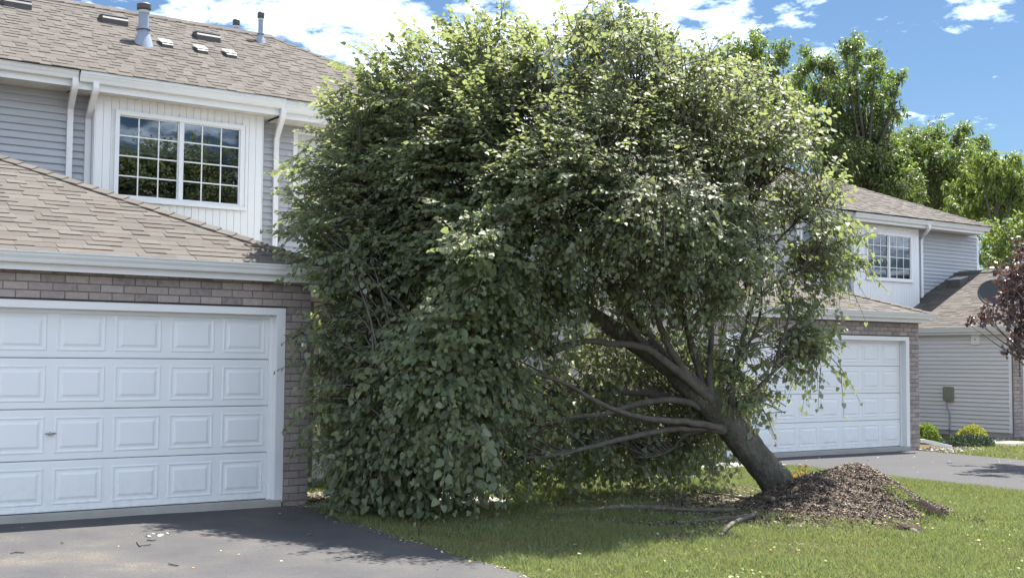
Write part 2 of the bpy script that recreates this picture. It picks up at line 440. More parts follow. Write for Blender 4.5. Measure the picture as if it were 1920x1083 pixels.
def gutter(parent, a0, a1, yf, zt, axis='x', sgn=-1, name='gutter'):
    """K-profile gutter with its fascia; yf = face of the fascia"""
    m = MB()
    g = [(0, 0), (sgn*.125, 0), (sgn*.125, -.016), (sgn*.118, -.022), (sgn*.112, -.045), (sgn*.092, -.075), (sgn*.085, -.10), (sgn*.078, -.115), (0, -.115)]
    m.prism([(yf + p, zt + q) for p, q in g], a0, a1, axis)
    o = m.build(name, MT['gutter'], parent)
    b = MB()   # rolled top lip
    b.prism([(yf + sgn*.118, zt + .001), (yf + sgn*.131, zt + .001), (yf + sgn*.131, zt - .012), (yf + sgn*.118, zt - .012)], a0, a1, axis)
    b.build('gutter_lip', MT['gutter'], o)
    return o
def fascia(parent, a0, a1, yf, zt, h=.19, axis='x', sgn=-1):
    m = MB(); y0, y1 = sorted((yf, yf - sgn*.02))
    if axis == 'x': m.box(a0, a1, y0, y1, zt - h, zt - .002)
    else: m.box(y0, y1, a0, a1, zt - h, zt - .002)
    return m.build('fascia', MT['white'], parent)
def soffit(parent, a0, a1, y0, y1, z, step=.3):
    """soffit built of separate vented panels with joints between them"""
    n = max(1, int((a1 - a0)/step)); w = (a1 - a0)/n
    for i in range(n):
        m = MB(); x0, x1 = a0 + i*w + .004, a0 + (i+1)*w - .004
        m.box(x0, x1, y0, y1, z, z + .015)
        m.build('soffit_panel', MT['soffit'], parent)
    m = MB(); m.box(a0, a1, y0, y1, z + .017, z + .03); m.build('soffit_backing', MT['underlay'], parent)
def downspout(parent, pts, w=.085):
    m = MB(); m.sweep(pts, [w*.66]*len(pts), 4, .72, up=(0, -1, 0))
    o = m.build('downspout', MT['white'], parent)
    for p in pts[1:-1]:
        pass
    return o

def shingles(parent, O, eu, ev, rows, Lf, Rf, e=.143, single=None, name='shingle', mat='shingle', wr=(.17, .36), thick=.013):
    """laminated shingle tabs in courses; single(p, q) says which are objects of their own"""
    O = np.array(O, float); eu = np.array(eu, float); ev = np.array(ev, float); n = np.cross(eu, ev); n /= np.linalg.norm(n)
    if n[2] < 0: n = -n
    joined = MB()
    for i in range(rows):
        q0 = i*e; qm = q0 + e*.5
        l, r_ = Lf(qm), Rf(qm)
        if r_ - l < .03: continue
        p = l - random.random()*.3
        hi = random.random() < .5
        while p < r_:
            w = random.uniform(*wr); a, b = max(p, l), min(p + w, r_)
            if b - a > .015:
                t0 = thick if hi else thick*.45
                t0 += random.uniform(-.0015, .0015)
                dq = random.uniform(-.006, .006) if not hi else 0
                def pt(pp, qq, hh): return O + eu*pp + ev*qq + n*hh
                q1 = q0 + e + .03
                c = [pt(a, q0 + dq, -.004), pt(b, q0 + dq, -.004), pt(b, q1, -.004), pt(a, q1, -.004),
                     pt(a, q0 + dq, t0), pt(b, q0 + dq, t0), pt(b, q1, .003), pt(a, q1, .003)]
                if single and single(a, q0):
                    m = MB(); m.hexa(c); m.build(name, MT[mat], parent)
                else: joined.hexa(c)
            p += w + .002; hi = not hi if random.random() < .8 else hi
    if joined.v:
        joined.build(name, MT[mat], parent, kind='stuff')
def ridge_caps(parent, A, B, wA, wB, step=.21, half=.14, name='ridge_cap', t=.02):
    """cap shingles bent over a hip or ridge from A up to B; wA, wB the directions down either side"""
    A, B = np.array(A, float), np.array(B, float); d = B - A; Ln = np.linalg.norm(d); d /= Ln
    wA, wB = np.array(wA, float), np.array(wB, float)
    n = int(Ln/step)
    for i in range(n):
        p0 = A + d*(i*step); p1 = A + d*((i+1)*step + .06)
        z0, z1 = np.array([0, 0, t + .010]), np.array([0, 0, t - .006])
        top = [p0 + wA*half + z0, p0 + z0*1.25, p0 + wB*half + z0, p1 + wB*half + z1, p1 + z1*1.25, p1 + wA*half + z1]
        k = np.array([0, 0, -.016])
        m = MB(); m.add(top + [q + k for q in top], [(0,1,4,5),(1,2,3,4),(6,11,10,7),(7,10,9,8),(0,6,7,1),(1,7,8,2),(2,8,9,3),(3,9,10,4),(4,10,11,5),(5,11,6,0)])
        m.build(name, MT['shingle'], parent)

def raised_panel(w, h):
    """embossed garage-door field: bead, groove and raised centre (front toward -Y)"""
    m = MB(); rings = [(0, 0), (.008, -.006), (.020, -.006), (.030, .004 - .004), (.052, -.0005), (.078, -.010)]
    vs = []
    for ins, y in rings:
        vs += [(ins, y, ins), (w - ins, y, ins), (w - ins, y, h - ins), (ins, y, h - ins)]
    fs = []
    for i in range(len(rings) - 1):
        for k in range(4):
            a, b = i*4 + k, i*4 + (k+1) % 4
            fs.append((a, b, b + 4, a + 4))
    k = (len(rings) - 1)*4; fs.append((k, k+1, k+2, k+3))
    m.add(vs, fs); return m.mesh('door_panel', MT['door'])
def garage_door(parent, u1, Y, z0, width=4.88, height=2.13, cols=8, handle_u=None):
    """sectional door whose right edge is at u1"""
    g = link('garage_door', None, parent)
    u0 = u1 - width; sh = height/4; pw = width/cols
    pm = raised_panel(pw - .10, sh - .15)
    for r in range(4):
        m = MB(); za, zb = z0 + r*sh + .003, z0 + (r+1)*sh - .003
        m.prism([(Y, za), (Y - .0, za + .004), (Y - .004, za + .008), (Y - .004, zb - .008), (Y, zb - .002), (Y + .04, zb), (Y + .04, za)], u0, u1)
        m.build('door_section', MT['door'], g)
        for c in range(cols):
            link('door_panel', pm, g, (u0 + c*pw + .05 , Y - .0045, za + .070))
    m = MB(); m.box(u0, u1, Y - .004, Y + .03, z0 - .022, z0 - .001); m.build('bottom_seal', MT['black'], g)
    hu, hz = handle_u, z0 + sh*1.52
    m = MB(); m.sweep([(hu - .055, Y - .032, hz + .004), (hu, Y - .04, hz), (hu + .055, Y - .034, hz + .006)], [.007, .013, .006], 8); m.sweep([(hu, Y - .004, hz), (hu, Y - .04, hz)], [.02, .012], 8)
    m.build('handle', MT['chrome'], g, True)
    m = MB(); m.box(u0, u1, Y + .06, Y + .10, z0, z0 + height + .05); m.build('door_backing', MT['dark'], g)
    return g
def door_trim(parent, u0, u1, Y, yf, z0, zt, cas=.104, jamb=.045):
    """jambs, head and casing of a garage door opening; yf the face of the casing"""
    g = link('door_frame', None, parent)
    for s, a in ((1, u1), (-1, u0)):
        i0, i1 = sorted((a + s*jamb, a + s*(jamb + .022)))
        m = MB(); m.box(i0, i1, yf + .02, Y + .05, z0 - .02, zt); m.build('jamb', MT['white'], g)
        i0, i1 = sorted((a + s*jamb, a + s*(jamb + cas)))
        m = MB(); m.box(i0, i1, yf, yf + .019, z0 - .03, zt + .068); m.build('casing', MT['white'], g)
        i0, i1 = sorted((a - s*.004, a + s*(jamb - .001)))
        m = MB(); m.box(i0, i1, Y - .030, Y - .008, z0 - .005, zt - .02); m.build('door_stop', MT['white'], g)
    m = MB(); m.box(u0 - jamb - cas + .001, u1 + jamb + cas - .001, yf + .002, yf + .018, zt - .016, zt + .067); m.build('head_casing', MT['white'], g)
    m = MB(); m.box(u0 - jamb, u1 + jamb, yf + .021, Y + .05, zt, zt + .03); m.build('head_jamb', MT['white'], g)
    m = MB(); m.box(u0, u1, Y - .028, Y - .008, zt - .06, zt - .001); m.build('door_stop', MT['white'], g)
    m = MB(); m.box(u0 - jamb - cas - .012, u1 + jamb + cas + .012, yf - .006, yf + .02, zt + .0685, zt + .078); m.build('drip_cap', MT['black'], g)
    return g

def window(parent, u0, u1, z0, z1, Y, cols, rows, blind, split=.5, sash_right_proud=True, interior=1.2):
    """sliding window with grilles; Y is the wall face"""
    g = link('window', None, parent)
    c = .062
    m = MB()   # outer frame
    m.box(u0 - c, u0, Y - .03, Y + .05, z0 - c, z1 + c); m.box(u1, u1 + c, Y - .03, Y + .05, z0 - c, z1 + c)
    m.box(u0 + .0005, u1 - .0005, Y - .029, Y + .05, z1, z1 + c); m.box(u0 + .0005, u1 - .0005, Y - .029, Y + .05, z0 - c, z0)
    m.build('frame', MT['white'], g)
    m = MB(); m.box(u0 - c - .03, u1 + c + .03, Y - .055, Y - .0305, z0 - c - .02, z0 - c + .03); m.build('sill', MT['white'], g)
    um = u0 + (u1 - u0)*split
    m = MB(); m.box(um - .028, um + .028, Y - .012, Y + .05, z0, z1); m.build('mullion', MT['white'], g)
    for k, (a, b, yy) in enumerate(((u0, um - .028, Y + .036), (um + .028, u1, Y + .012))):
        s = .016
        m = MB(); m.box(a + s, b - s, yy - .002, yy + .002, z0 + s, z1 - s); m.build('pane', MT['glass'], g)
        m = MB()
        m.box(a, a + s, yy - .012, yy + .012, z0, z1); m.box(b - s, b, yy - .012, yy + .012, z0, z1)
        m.box(a + s, b - s, yy - .0119, yy + .012, z1 - s, z1); m.box(a + s, b - s, yy - .0119, yy + .012, z0, z0 + s)
        m.build('sash', MT['white'], g)
        for i in range(1, cols):
            x = a + (b - a)*i/cols; m = MB(); m.box(x - .009, x + .009, yy - .008, yy - .0025, z0 + s, z1 - s); m.build('muntin', MT['white'], g)
        for i in range(1, rows):
            z = z0 + (z1 - z0)*i/rows; m = MB(); m.box(a + s, b - s, yy - .0085, yy - .0028, z - .009, z + .009); m.build('muntin', MT['white'], g)
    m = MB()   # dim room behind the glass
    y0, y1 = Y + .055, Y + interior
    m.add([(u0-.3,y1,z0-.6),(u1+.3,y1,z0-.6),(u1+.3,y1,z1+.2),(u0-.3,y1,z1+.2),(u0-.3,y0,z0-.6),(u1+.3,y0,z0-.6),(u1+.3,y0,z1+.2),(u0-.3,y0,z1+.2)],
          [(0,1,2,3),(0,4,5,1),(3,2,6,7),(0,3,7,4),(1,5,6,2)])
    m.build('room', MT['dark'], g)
    bm = MB()
    if blind == 'h':
        z = z1 - .02
        while z > z1 - (z1 - z0)*.40:
            bm.add([(u0 + .02, Y + .085, z), (u1 - .02, Y + .085, z), (u1 - .02, Y + .103, z - .017), (u0 + .02, Y + .103, z - .017)], [(0,1,2,3)]); z -= .026
        bm.box(u0 + .02, u1 - .02, Y + .082, Y + .108, z - .03, z)
    else:
        x = u0 + .02
        while x < u1 - .05:
            if not (u0 + (u1-u0)*.80 < x < u0 + (u1-u0)*.86):
                bm.add([(x, Y + .085, z0), (x + .055, Y + .115, z0), (x + .055, Y + .115, z1), (x, Y + .085, z1)], [(0,1,2,3)])
            x += .066
    bm.build('blind', MT['blind'], g)
    return g

def wall_with_hole(parent, name, u0, u1, z0, z1, ya, yb, hole, mat):
    m = MB()
    if hole:
        a, b, c, d = hole
        m.box(u0, a, ya, yb, z0, z1); m.box(b, u1, ya, yb, z0, z1)
        m.box(a + .0005, b - .0005, ya, yb, z0, c); m.box(a + .0005, b - .0005, ya, yb, d, z1)
    else: m.box(u0, u1, ya, yb, z0, z1)
    return m.build(name, MT[mat], parent)
def bay(parent, u0, u1, z0, z1, Yf, Yb, win, cols, rows, blind, pitch=.108):
    """projecting bay faced with white vertical boards round a window"""
    g = link('bay', None, parent)
    a, b, c, d = win
    wall_with_hole(g, 'bay_wall', u0 + .006, u1 - .006, z0, z1, Yf + .012, Yb, (a - .062, b + .062, c - .062, d + .062), 'white')
    x = u0
    n = round((u1 - u0)/pitch); w = (u1 - u0)/n
    for i in range(n):
        xa, xb = u0 + i*w + .003, u0 + (i+1)*w - .003
        segs = [(z0, z1)]
        lo, hi = a - .095, b + .095
        if xb > lo and xa < hi:
            segs = [(z0, c - .085), (d + .064, z1)]
            # a board that only half crosses the opening keeps its outer strip
            if xa < lo: 
                m = MB(); m.box(xa, lo, Yf, Yf + .013, c - .084, d + .063); m.build('vertical_board', MT['white'], g)
            if xb > hi:
                m = MB(); m.box(hi, xb, Yf, Yf + .013, c - .084, d + .063); m.build('vertical_board', MT['white'], g)
        for s0, s1 in segs:
            m = MB(); m.box(xa, xb, Yf, Yf + .013, s0, s1); m.build('vertical_board', MT['white'], g)
    for s in (u0 - .014, u1 + .001):
        m = MB(); m.box(s, s + .013, Yf - .004, Yf + .09, z0, z1); m.build('corner_board', MT['white'], g)
    m = MB(); m.box(u0 - .008, u0 + .004, Yf + .0905, Yb, z0, z1); m.box(u1 - .004, u1 + .008, Yf + .0905, Yb, z0, z1); m.build('bay_side', MT['siding'], g)
    window(parent, a, b, c, d, Yf, cols, rows, blind)
    return g

def facet_w(d, n):
    w = np.cross(d, n); w /= np.linalg.norm(w)
    return w if w[2] < 0 else -w
def nrm(v): v = np.array(v, float); return v/np.linalg.norm(v)

# ------------------------------------------------------------------ the near townhouse
H1 = thing('townhouse', 'grey sided townhouse with white garage door, brown shingle roofs and brick trim beside the driveway', 'house')
bw = MB(); bw.box(-5.35, .466, -.115, .0, 2.215, 2.52); bw.box(.155, .466, -.1149, .0, -.30, 2.2145)
BW = bw.build('brick_wall', MT['mortar'], H1)
lay_bricks(BW, -5.3, .47, 2.211, 2.50, -.126, .47)
lay_bricks(BW, .157, .47, -.111, 2.211, -.126, .47)
m = MB(); m.box(.30, .464, .002, 4.4, -.3, 2.50); m.build('garage_side_wall', MT['mortar'], H1)
m = MB(); m.box(-5.2, .125, -.155, .10, -.35, -.006); m.build('garage_slab', MT['concrete'], H1)
garage_door(H1, .0, .0, .0, handle_u=float(at(93, 820, Y=0)[0]))
door_trim(H1, -4.88, .0, .0, -.132, .0, 2.125)
ZE, SL = 2.675, .46
gutter(H1, -5.7, .60, -.27, ZE)
fascia(H1, -5.7, .62, -.27, ZE - .003, .185)
m = MB(); m.box(.60, .62, -.249, 4.4, ZE - .185, ZE - .006); m.build('fascia', MT['white'], H1)
m = MB(); m.box(-5.7, .599, -.249, -.128, ZE - .17, ZE - .155); m.box(.471, .599, -.127, 4.4, ZE - .17, ZE - .155); m.build('soffit_panel', MT['soffit'], H1)
ca = 1/math.sqrt(1 + SL*SL)
GR = link('garage_roof', None, H1)
T_ = 3.22
m = MB()
z0 = ZE - .01
m.add([(-5.82, -.29, z0), (.64, -.29, z0), (.64 - T_, -.29 + T_, z0 + SL*T_), (.64, 4.42, z0), (.64 - T_, 4.42, z0 + SL*T_), (-5.82, 4.42, z0)],
      [(0, 1, 2), (1, 3, 4, 2), (0, 2, 4, 5)])
m.build('roof_deck', MT['underlay'], GR)
shingles(GR, (-5.8, -.30, ZE), (1, 0, 0), nrm((0, 1, SL)), 25, lambda q: q*ca, lambda q: 6.45 - q*ca, single=lambda p, q: p - 5.8 > -4.0 + .0 and (p - 5.8 > -3.45))
dh = nrm((-1, 1, SL))
ridge_caps(GR, (.66, -.31, ZE), np.array([.66, -.31, ZE]) + 3.24*np.array([-1, 1, SL]), facet_w(dh, nrm((0, -SL, 1))), facet_w(dh, nrm((SL, 0, 1))))

# upper storey: walls, bay and window
YB, YS = 4.2, 4.45
def U1(x, y, Y): return float(at(x, y, Y=Y)[0])
def Zp(x, y, Y): return float(at(x, y, Y=Y)[2])
ub0, ub1 = U1(177, 300, YB), U1(489.5, 400, YB)
zb_g = (Zp(154, 137, 3.775) + Zp(537, 193, 3.775))/2 + .022
zl_g = (Zp(20, 114.5, 3.80) + Zp(140, 130.5, 3.80))/2
zr_g = (Zp(545, 195.5, 3.80) + Zp(586, 201.7, 3.80))/2
zf_b = zb_g - .205
uw = [U1(222, 290, YB), U1(449, 310, YB)]
zw0 = (Zp(222, 366.5, YB) + Zp(447, 384, YB))/2
zw1 = (Zp(222, 217, YB) + Zp(451, 241, YB))/2
print('bay', ub0, ub1, 'gutters', zb_g, zl_g, zr_g, 'win', uw, zw0, zw1)
wall_with_hole(H1, 'upper_wall', -6, 5.5, -.3, zl_g, YS + .002, 8.8, (uw[0] - .3, uw[1] + .3, zw0 - .62, zw1 + .25), 'siding')
bay(H1, ub0, ub1, 2.4, zf_b + .01, YB, YS + .001, (uw[0], uw[1], zw0, zw1), 3, 4, 'h')
SW = link('siding', None, H1)
ztop = zl_g - .20
nrow = int((ztop - 2.2)/.102)
clapboards(SW, -5.2, ub0 - .02, ztop - nrow*.102, ztop + .001, YS)
nbw = (U1(556, 300, YS), U1(556, 300, YS) + .95, Zp(556, 400, YS), Zp(556, 251, YS))
clapboards(SW, ub1 + .02, 5.5, -.1, zr_g - .19, YS, holes=[(nbw[0] - .07, nbw[1] + .07, nbw[2] - .07, nbw[3] + .07)])
# tall trimmed opening half hidden by the leaning tree
g = link('window', None, H1)
a, b, c, d = nbw
m = MB(); m.box(a - .07, a, YS - .03, YS + .0015, c - .07, d + .07); m.box(b, b + .07, YS - .03, YS + .0015, c - .07, d + .07); m.box(a + .001, b - .001, YS - .029, YS + .0015, d, d + .07); m.box(a + .001, b - .001, YS - .029, YS + .0015, c - .07, c); m.build('frame', MT['white'], g)
m = MB(); m.box(a, b, YS - .012, YS - .004, c, d); m.build('shutter_panel', MT['blind'], g)
for sgn_ in (0, 1):
    m = MB(); m.box(a + .05, b - .05, YS - .022, YS - .0125, c + .05 + sgn_*(d - c)/2, c + (d - c)/2 - .03 + sgn_*(d - c)/2); m.build('shutter_field', MT['blind'], g)

# eaves
ul_end, ub_s, ub_e = U1(149, 135, 3.80), U1(152, 140, 3.775), U1(537, 200, 3.775)
gutter(H1, -5.2, ul_end, 3.925, zl_g); fascia(H1, -5.2, ul_end, 3.925, zl_g - .004, .20)
gutter(H1, ub_s, ub_e, 3.90, zb_g); fascia(H1, ub_s, ub_e, 3.90, zb_g - .004, .205)
gutter(H1, ub_e + .004, 5.85, 3.925, zr_g); fascia(H1, ub_e + .004, 5.85, 3.925, zr_g - .004, .20)
soffit(H1, -5.2, ub_s, 3.946, YS, zl_g - .19); soffit(H1, ub_s + .002, ub_e - .002, 3.921, YS, zf_b + .012); soffit(H1, ub_e + .006, 5.8, 3.946, YS, zr_g - .19)

m = MB(); m.box(ub_s + .001, ub_e - .001, 3.772, 3.785, zb_g + .002, zl_g + .012); m.build('drip_edge', MT['gutter'], H1)
# main roof
S2 = .60; c2 = 1/math.sqrt(1 + S2*S2)
V0 = 3.755; Z0 = zl_g + .006
VR, UR = 6.64, 2.94
ZR = Z0 + S2*(VR - V0)
print('ridge z', ZR)
m = MB(); m.box(ub_e + .005, 5.85, 3.800, 3.812, zr_g + .002, zl_g + .014); m.build('drip_edge', MT['gutter'], H1)
MR1 = link('main_roof', None, H1)
m = MB(); k = .016
hx = UR + (VR - V0)
m.add([(-6.2, V0 + .02, Z0 + S2*.02 - k), (hx - .02, V0 + .02, Z0 + S2*.02 - k), (UR, VR, ZR - k), (-6.2, VR, ZR - k), (hx - .25, 2*VR - V0, Z0 - k), (-6.2, 2*VR - V0, Z0 - k)],
      [(0, 1, 2, 3), (3, 2, 4, 5), (1, 4, 2)])
m.build('roof_deck', MT['underlay'], MR1)
shingles(MR1, (-6, V0, Z0), (1, 0, 0), nrm((0, 1, S2)), int((VR - V0)/c2/.128) + 1,
         lambda q: 0.0, lambda q: 6 + UR + (VR - V0) - q*c2, wr=(.11, .24), e=.128)
ridge_caps(MR1, (UR, VR, ZR), (-6, VR, ZR), nrm((0, -1, -S2)), nrm((0, 1, -S2)), step=.24)
dh = nrm((-1, 1, S2))
ridge_caps(MR1, (hx - .2, V0 + .2, Z0 + S2*.2), (UR, VR, ZR), facet_w(dh, nrm((0, -S2, 1))), facet_w(dh, nrm((S2, 0, 1))), step=.24, half=.11, t=.012)
def roof_z(v): return Z0 + S2*(v - V0) if v < VR else ZR - S2*(v - VR)
def vent_pipe(u, v, ztop, r, base_r, base_h):
    zb = roof_z(v)
    m = MB(); m.sweep([(u, v, zb - .1), (u, v, ztop - .05)], [r, r], 20, cap=False); 
    p = m.build('vent_pipe', MT['galv'], MR1, True)
    m = MB(); m.sweep([(u, v, ztop - .115), (u, v, ztop - .09), (u, v, ztop - .02), (u, v, ztop)], [r*1.12, r*1.42, r*1.46, r*1.15], 20, cap=True); m.build('pipe_cap', MT['vent'], p)
    m = MB(); m.sweep([(u, v, ztop - .15), (u, v, ztop - .112)], [r*1.1, r*1.14], 20, cap=True); m.build('pipe_band', MT['ventcap'], p)
    m = MB(); m.sweep([(u, v, zb - S2*base_r), (u, v, zb + base_h)], [base_r, r*1.05], 20, cap=False); m.build('flashing', MT['galv'], p, True)
    m = MB(); m.sweep([(u, v, zb + base_h), (u, v, zb + base_h + .018)], [r*1.55, r*1.55], 20); m.build('storm_collar', MT['galv'], p)
vent_pipe(.184, 5.22, Zp(270, 7, 5.22), .076, .17, .21)
vent_pipe(2.56, 6.25, Zp(488, 23, 6.25), .042, .095, .13)
vent_pipe(2.55, 7.3, Zp(460, 40, 7.3), .045, .10, .12)
def slant_vent(u, v, w, h, ln, capmat, name='roof_vent'):
    z = roof_z(v)
    m = MB()
    prof = [(v - .02, z - .012 - .02), (v - .02, z + h*.55), (v + .02, z + h), (v + .10, z + h + .015), (v + ln, z + S2*ln + .02), (v + ln, z + S2*ln - .03)]
    m.prism(prof, u - w/2, u + w/2)
    o = m.build(name, MT['vent'], MR1)
    m = MB(); m.hexa([(u - w/2 - .012, v + .004, z + h*.93), (u + w/2 + .012, v + .004, z + h*.93), (u + w/2 + .012, v + ln*.8, z + S2*ln*.8 + .05), (u - w/2 - .012, v + ln*.8, z + S2*ln*.8 + .05),
                      (u - w/2 - .012, v + .004, z + h*1.02), (u + w/2 + .012, v + .004, z + h*1.02), (u + w/2 + .012, v + ln*.8, z + S2*ln*.8 + .065), (u - w/2 - .012, v + ln*.8, z + S2*ln*.8 + .065)])
    m.build('vent_top', MT[capmat], o)
def on_roof(x, y):
    d = ray(x, y); n = np.array([0, -S2, 1]); t = (Z0 - S2*V0 - CP @ n)/(d @ n); q = CP + t*d
    return float(q[0]), float(q[1])
for x, y in ((33, 16), (216, 47), (391, 78)):
    a, b = on_roof(x, y); slant_vent(a, min(b, VR - .22), .40, .15, .22, 'ventcap')
for x, y in ((314, 90), (380, 101), (434, 109)):
    a, b = on_roof(x, y); slant_vent(a, b, .17, .085, .24, 'ventcap')

# downspouts (drop, kick back to the wall, then straight down)
def spout_run(parent, utop, ubot, y_top, z_top, y_wall, z_end, kick=.30):
    pts = spline([(utop, y_top, z_top), (utop, y_top, z_top - .10), (utop + (ubot-utop)*.15, y_top + (y_wall - y_top)*.18, z_top - .17),
                  (ubot - (ubot-utop)*.1, y_wall - (y_wall - y_top)*.12, z_top - .17 - kick), (ubot, y_wall, z_top - .27 - kick), (ubot, y_wall, z_top - .6 - kick)], 26) + [np.array((ubot, y_wall, z_end))]
    return downspout(parent, pts)
spout_run(H1, U1(140.5, 160, 3.86), U1(130, 260, YS - .05), 3.86, zl_g - .10, YS - .055, 3.3, .12)
spout_run(H1, U1(179.5, 165, 3.84), U1(163, 300, YS - .05), 3.84, zb_g - .10, YS - .055, 3.2, .20)
spout_run(H1, U1(531, 215, 3.84), U1(516.5, 330, YS - .05), 3.84, zb_g - .10, YS - .055, .0, .16)

# entry between the garage and the house, mostly hidden by the tree
pu = U1(594, 700, 2.6)
m = MB()
m.box(pu - .075, pu + .075, 2.54, 2.69, -.1, 2.4); m.box(pu - .095, pu + .095, 2.52, 2.71, -.1, .06); m.box(pu - .095, pu + .095, 2.52, 2.71, 2.28, 2.41)
m.build('porch_post', MT['white'], H1)
m = MB(); m.box(.64, 5.0, 1.35, 4.44, 2.42, 2.62); m.build('unseen_porch_roof', MT['soffit'], H1)  # unseen roof, its front edge brought forward to keep sun off the entry
m = MB(); m.box(1.9, 2.85, 4.36, 4.44, -.05, 2.05); dr = m.build('front_door', MT['black'], H1)
m = MB(); m.sweep([(2.76, 4.33, .95), (2.76, 4.28, .95), (2.66, 4.28, .95)], .012, 6); m.build('door_handle', MT['chrome'], dr)
m = MB(); m.box(.47, 3.0, 2.45, 4.44, -.35, -.07); m.build('porch_floor', MT['concrete'], H1)

# wall lamp on the brick pier
lu, lz = float(at(560, 636, Y=-.13)[0]), float(at(560, 632, Y=-.13)[2])
LP = thing('wall_lamp', 'small dark wall lamp with a glass cylinder on the brick pier beside the garage door', 'lamp', (lu, -.126, lz))
m = MB(); m.sweep([(-.02, .0, .0), (-.02, -.014, .0), (-.02, -.022, 0)], [.062, .062, .04], 14); m.build('back_plate', MT['black'], LP, True)
m = MB(); m.sweep([(-.02, -.018, .02), (-.02, -.06, .055), (0, -.11, .05), (.01, -.14, .015)], [.012, .012, .012, .014], 8); m.build('arm', MT['black'], LP, True)
m = MB(); m.sweep([(.01, -.14, .03), (.01, -.14, .012), (.01, -.14, -.025)], [.02, .055, .072], 14); m.build('lamp_shade', MT['black'], LP, True)
m = MB(); m.sweep([(.01, -.14, -.026), (.01, -.14, -.06), (.01, -.14, -.13), (.01, -.14, -.145)], [.034, .036, .034, .02], 12); m.build('lamp_glass', MT['lampglass'], LP, True)

# ------------------------------------------------------------------ the far townhouse
H2 = thing('townhouse', 'grey townhouse with its wide white garage door in the shade behind the leaning trunk', 'house')
DU, DV, DZ = 14.83, 2.44, -.04
GL = DU - 4.88
bz = -.16
bw = MB(); bw.box(GL - .466, DU + .466, DV - .115, DV, 2.175, 2.50); bw.box(DU + .155, DU + .466, DV - .1149, DV, -.35, 2.1745); bw.box(GL - .466, GL - .155, DV - .1149, DV, -.35, 2.1745)
BW2 = bw.build('brick_wall', MT['mortar'], H2)
lay_bricks(BW2, GL - .47, DU + .47, 2.171, 2.47, DV - .126, DU + .47)
lay_bricks(BW2, DU + .157, DU + .47, 2.171 - 27*.086, 2.171, DV - .126, DU + .47)
lay_bricks(BW2, GL - .47, GL - .157, 2.171 - 27*.086, 2.171, DV - .126, GL - .157)
m = MB(); m.box(DU + .30, DU + .464, DV + .002, 7.5, -.35, 2.45); m.build('garage_side_wall', MT['mortar'], H2)
gw = link('side_wall', None, H2, (GL - .47, 7.5, 0)); gw.rotation_euler = (0, 0, -math.pi/2)
clapboards(gw, 0, 7.5 - DV - .02, -.1, 2.47, .02, mat='siding2')
m = MB(); m.box(GL - .44, GL - .30, DV + .002, 7.5, -.35, 2.45); m.build('garage_side_wall', MT['siding2'], H2)
m = MB(); m.box(GL - .12, DU + .125, DV - .155, DV + .10, -.45, DZ - .006); m.build('garage_slab', MT['concrete'], H2)
garage_door(H2, DU, DV, DZ, handle_u=float(at(1538, 766, Y=DV)[0]))
door_trim(H2, GL, DU, DV, DV - .132, DZ, DZ + 2.125)
ZE2, SL2 = 2.625, .36
gutter(H2, GL - .6, DU + .74, DV - .27, ZE2)
fascia(H2, GL - .6, DU + .62, DV - .27, ZE2 - .003, .185)
m = MB(); m.box(DU + .60, DU + .62, DV - .249, 7.5, ZE2 - .185, ZE2 - .006); m.build('fascia', MT['white'], H2)
m = MB(); m.box(GL - .62, GL - .60, DV - .249, 7.5, ZE2 - .185, ZE2 - .006); m.build('fascia', MT['white'], H2)
m = MB(); m.box(GL - .599, DU + .599, DV - .249, DV - .128, ZE2 - .17, ZE2 - .155); m.box(DU + .471, DU + .599, DV - .127, 7.5, ZE2 - .17, ZE2 - .155); m.box(GL - .599, GL - .49, DV - .127, 7.5, ZE2 - .17, ZE2 - .155); m.build('soffit_panel', MT['soffit'], H2)
ca2 = 1/math.sqrt(1 + SL2*SL2)
GR2 = link('garage_roof', None, H2)
wd = (DU + .64) - (GL - .64); T2 = wd/2
m = MB(); z0 = ZE2 - .01
xm = (DU + GL)/2
m.add([(GL - .64, DV - .29, z0), (DU + .64, DV - .29, z0), (xm, DV - .29 + T2, z0 + SL2*T2), (DU + .64, 7.5, z0), (xm, 7.5, z0 + SL2*T2), (GL - .64, 7.5, z0)], [(0, 1, 2), (1, 3, 4, 2), (0, 2, 4, 5)])
m.build('roof_deck', MT['underlay'], GR2)
u_cut = float(at(1560, 570, Y=3.0)[0]) - (GL - .65)
shingles(GR2, (GL - .65, DV - .30, ZE2), (1, 0, 0), nrm((0, 1, SL2)), int(T2/ca2/.143) + 1, lambda q: q*ca2, lambda q: wd + .02 - q*ca2, single=lambda p, q: p > u_cut)
dh = nrm((-1, 1, SL2))
ridge_caps(GR2, (DU + .66, DV - .31, ZE2), np.array([DU + .66, DV - .31, ZE2]) + (T2 + .02)*np.array([-1, 1, SL2]), facet_w(dh, nrm((0, -SL2, 1))), facet_w(dh, nrm((SL2, 0, 1))))
dh2 = nrm((1, 1, SL2))
ridge_caps(GR2, (GL - .66, DV - .31, ZE2), np.array([GL - .66, DV - .31, ZE2]) + (T2 + .02)*np.array([1, 1, SL2]), facet_w(dh2, nrm((0, -SL2, 1))), facet_w(dh2, nrm((-SL2, 0, 1))))
nl = nrm((-SL2, 0, 1))
shingles(GR2, (GL - .65, 7.45, ZE2), (0, -1, 0), nrm((1, 0, SL2)), int(T2/ca2/.143) + 1, lambda q: 0, lambda q: 7.45 - DV + .3 - q*ca2)

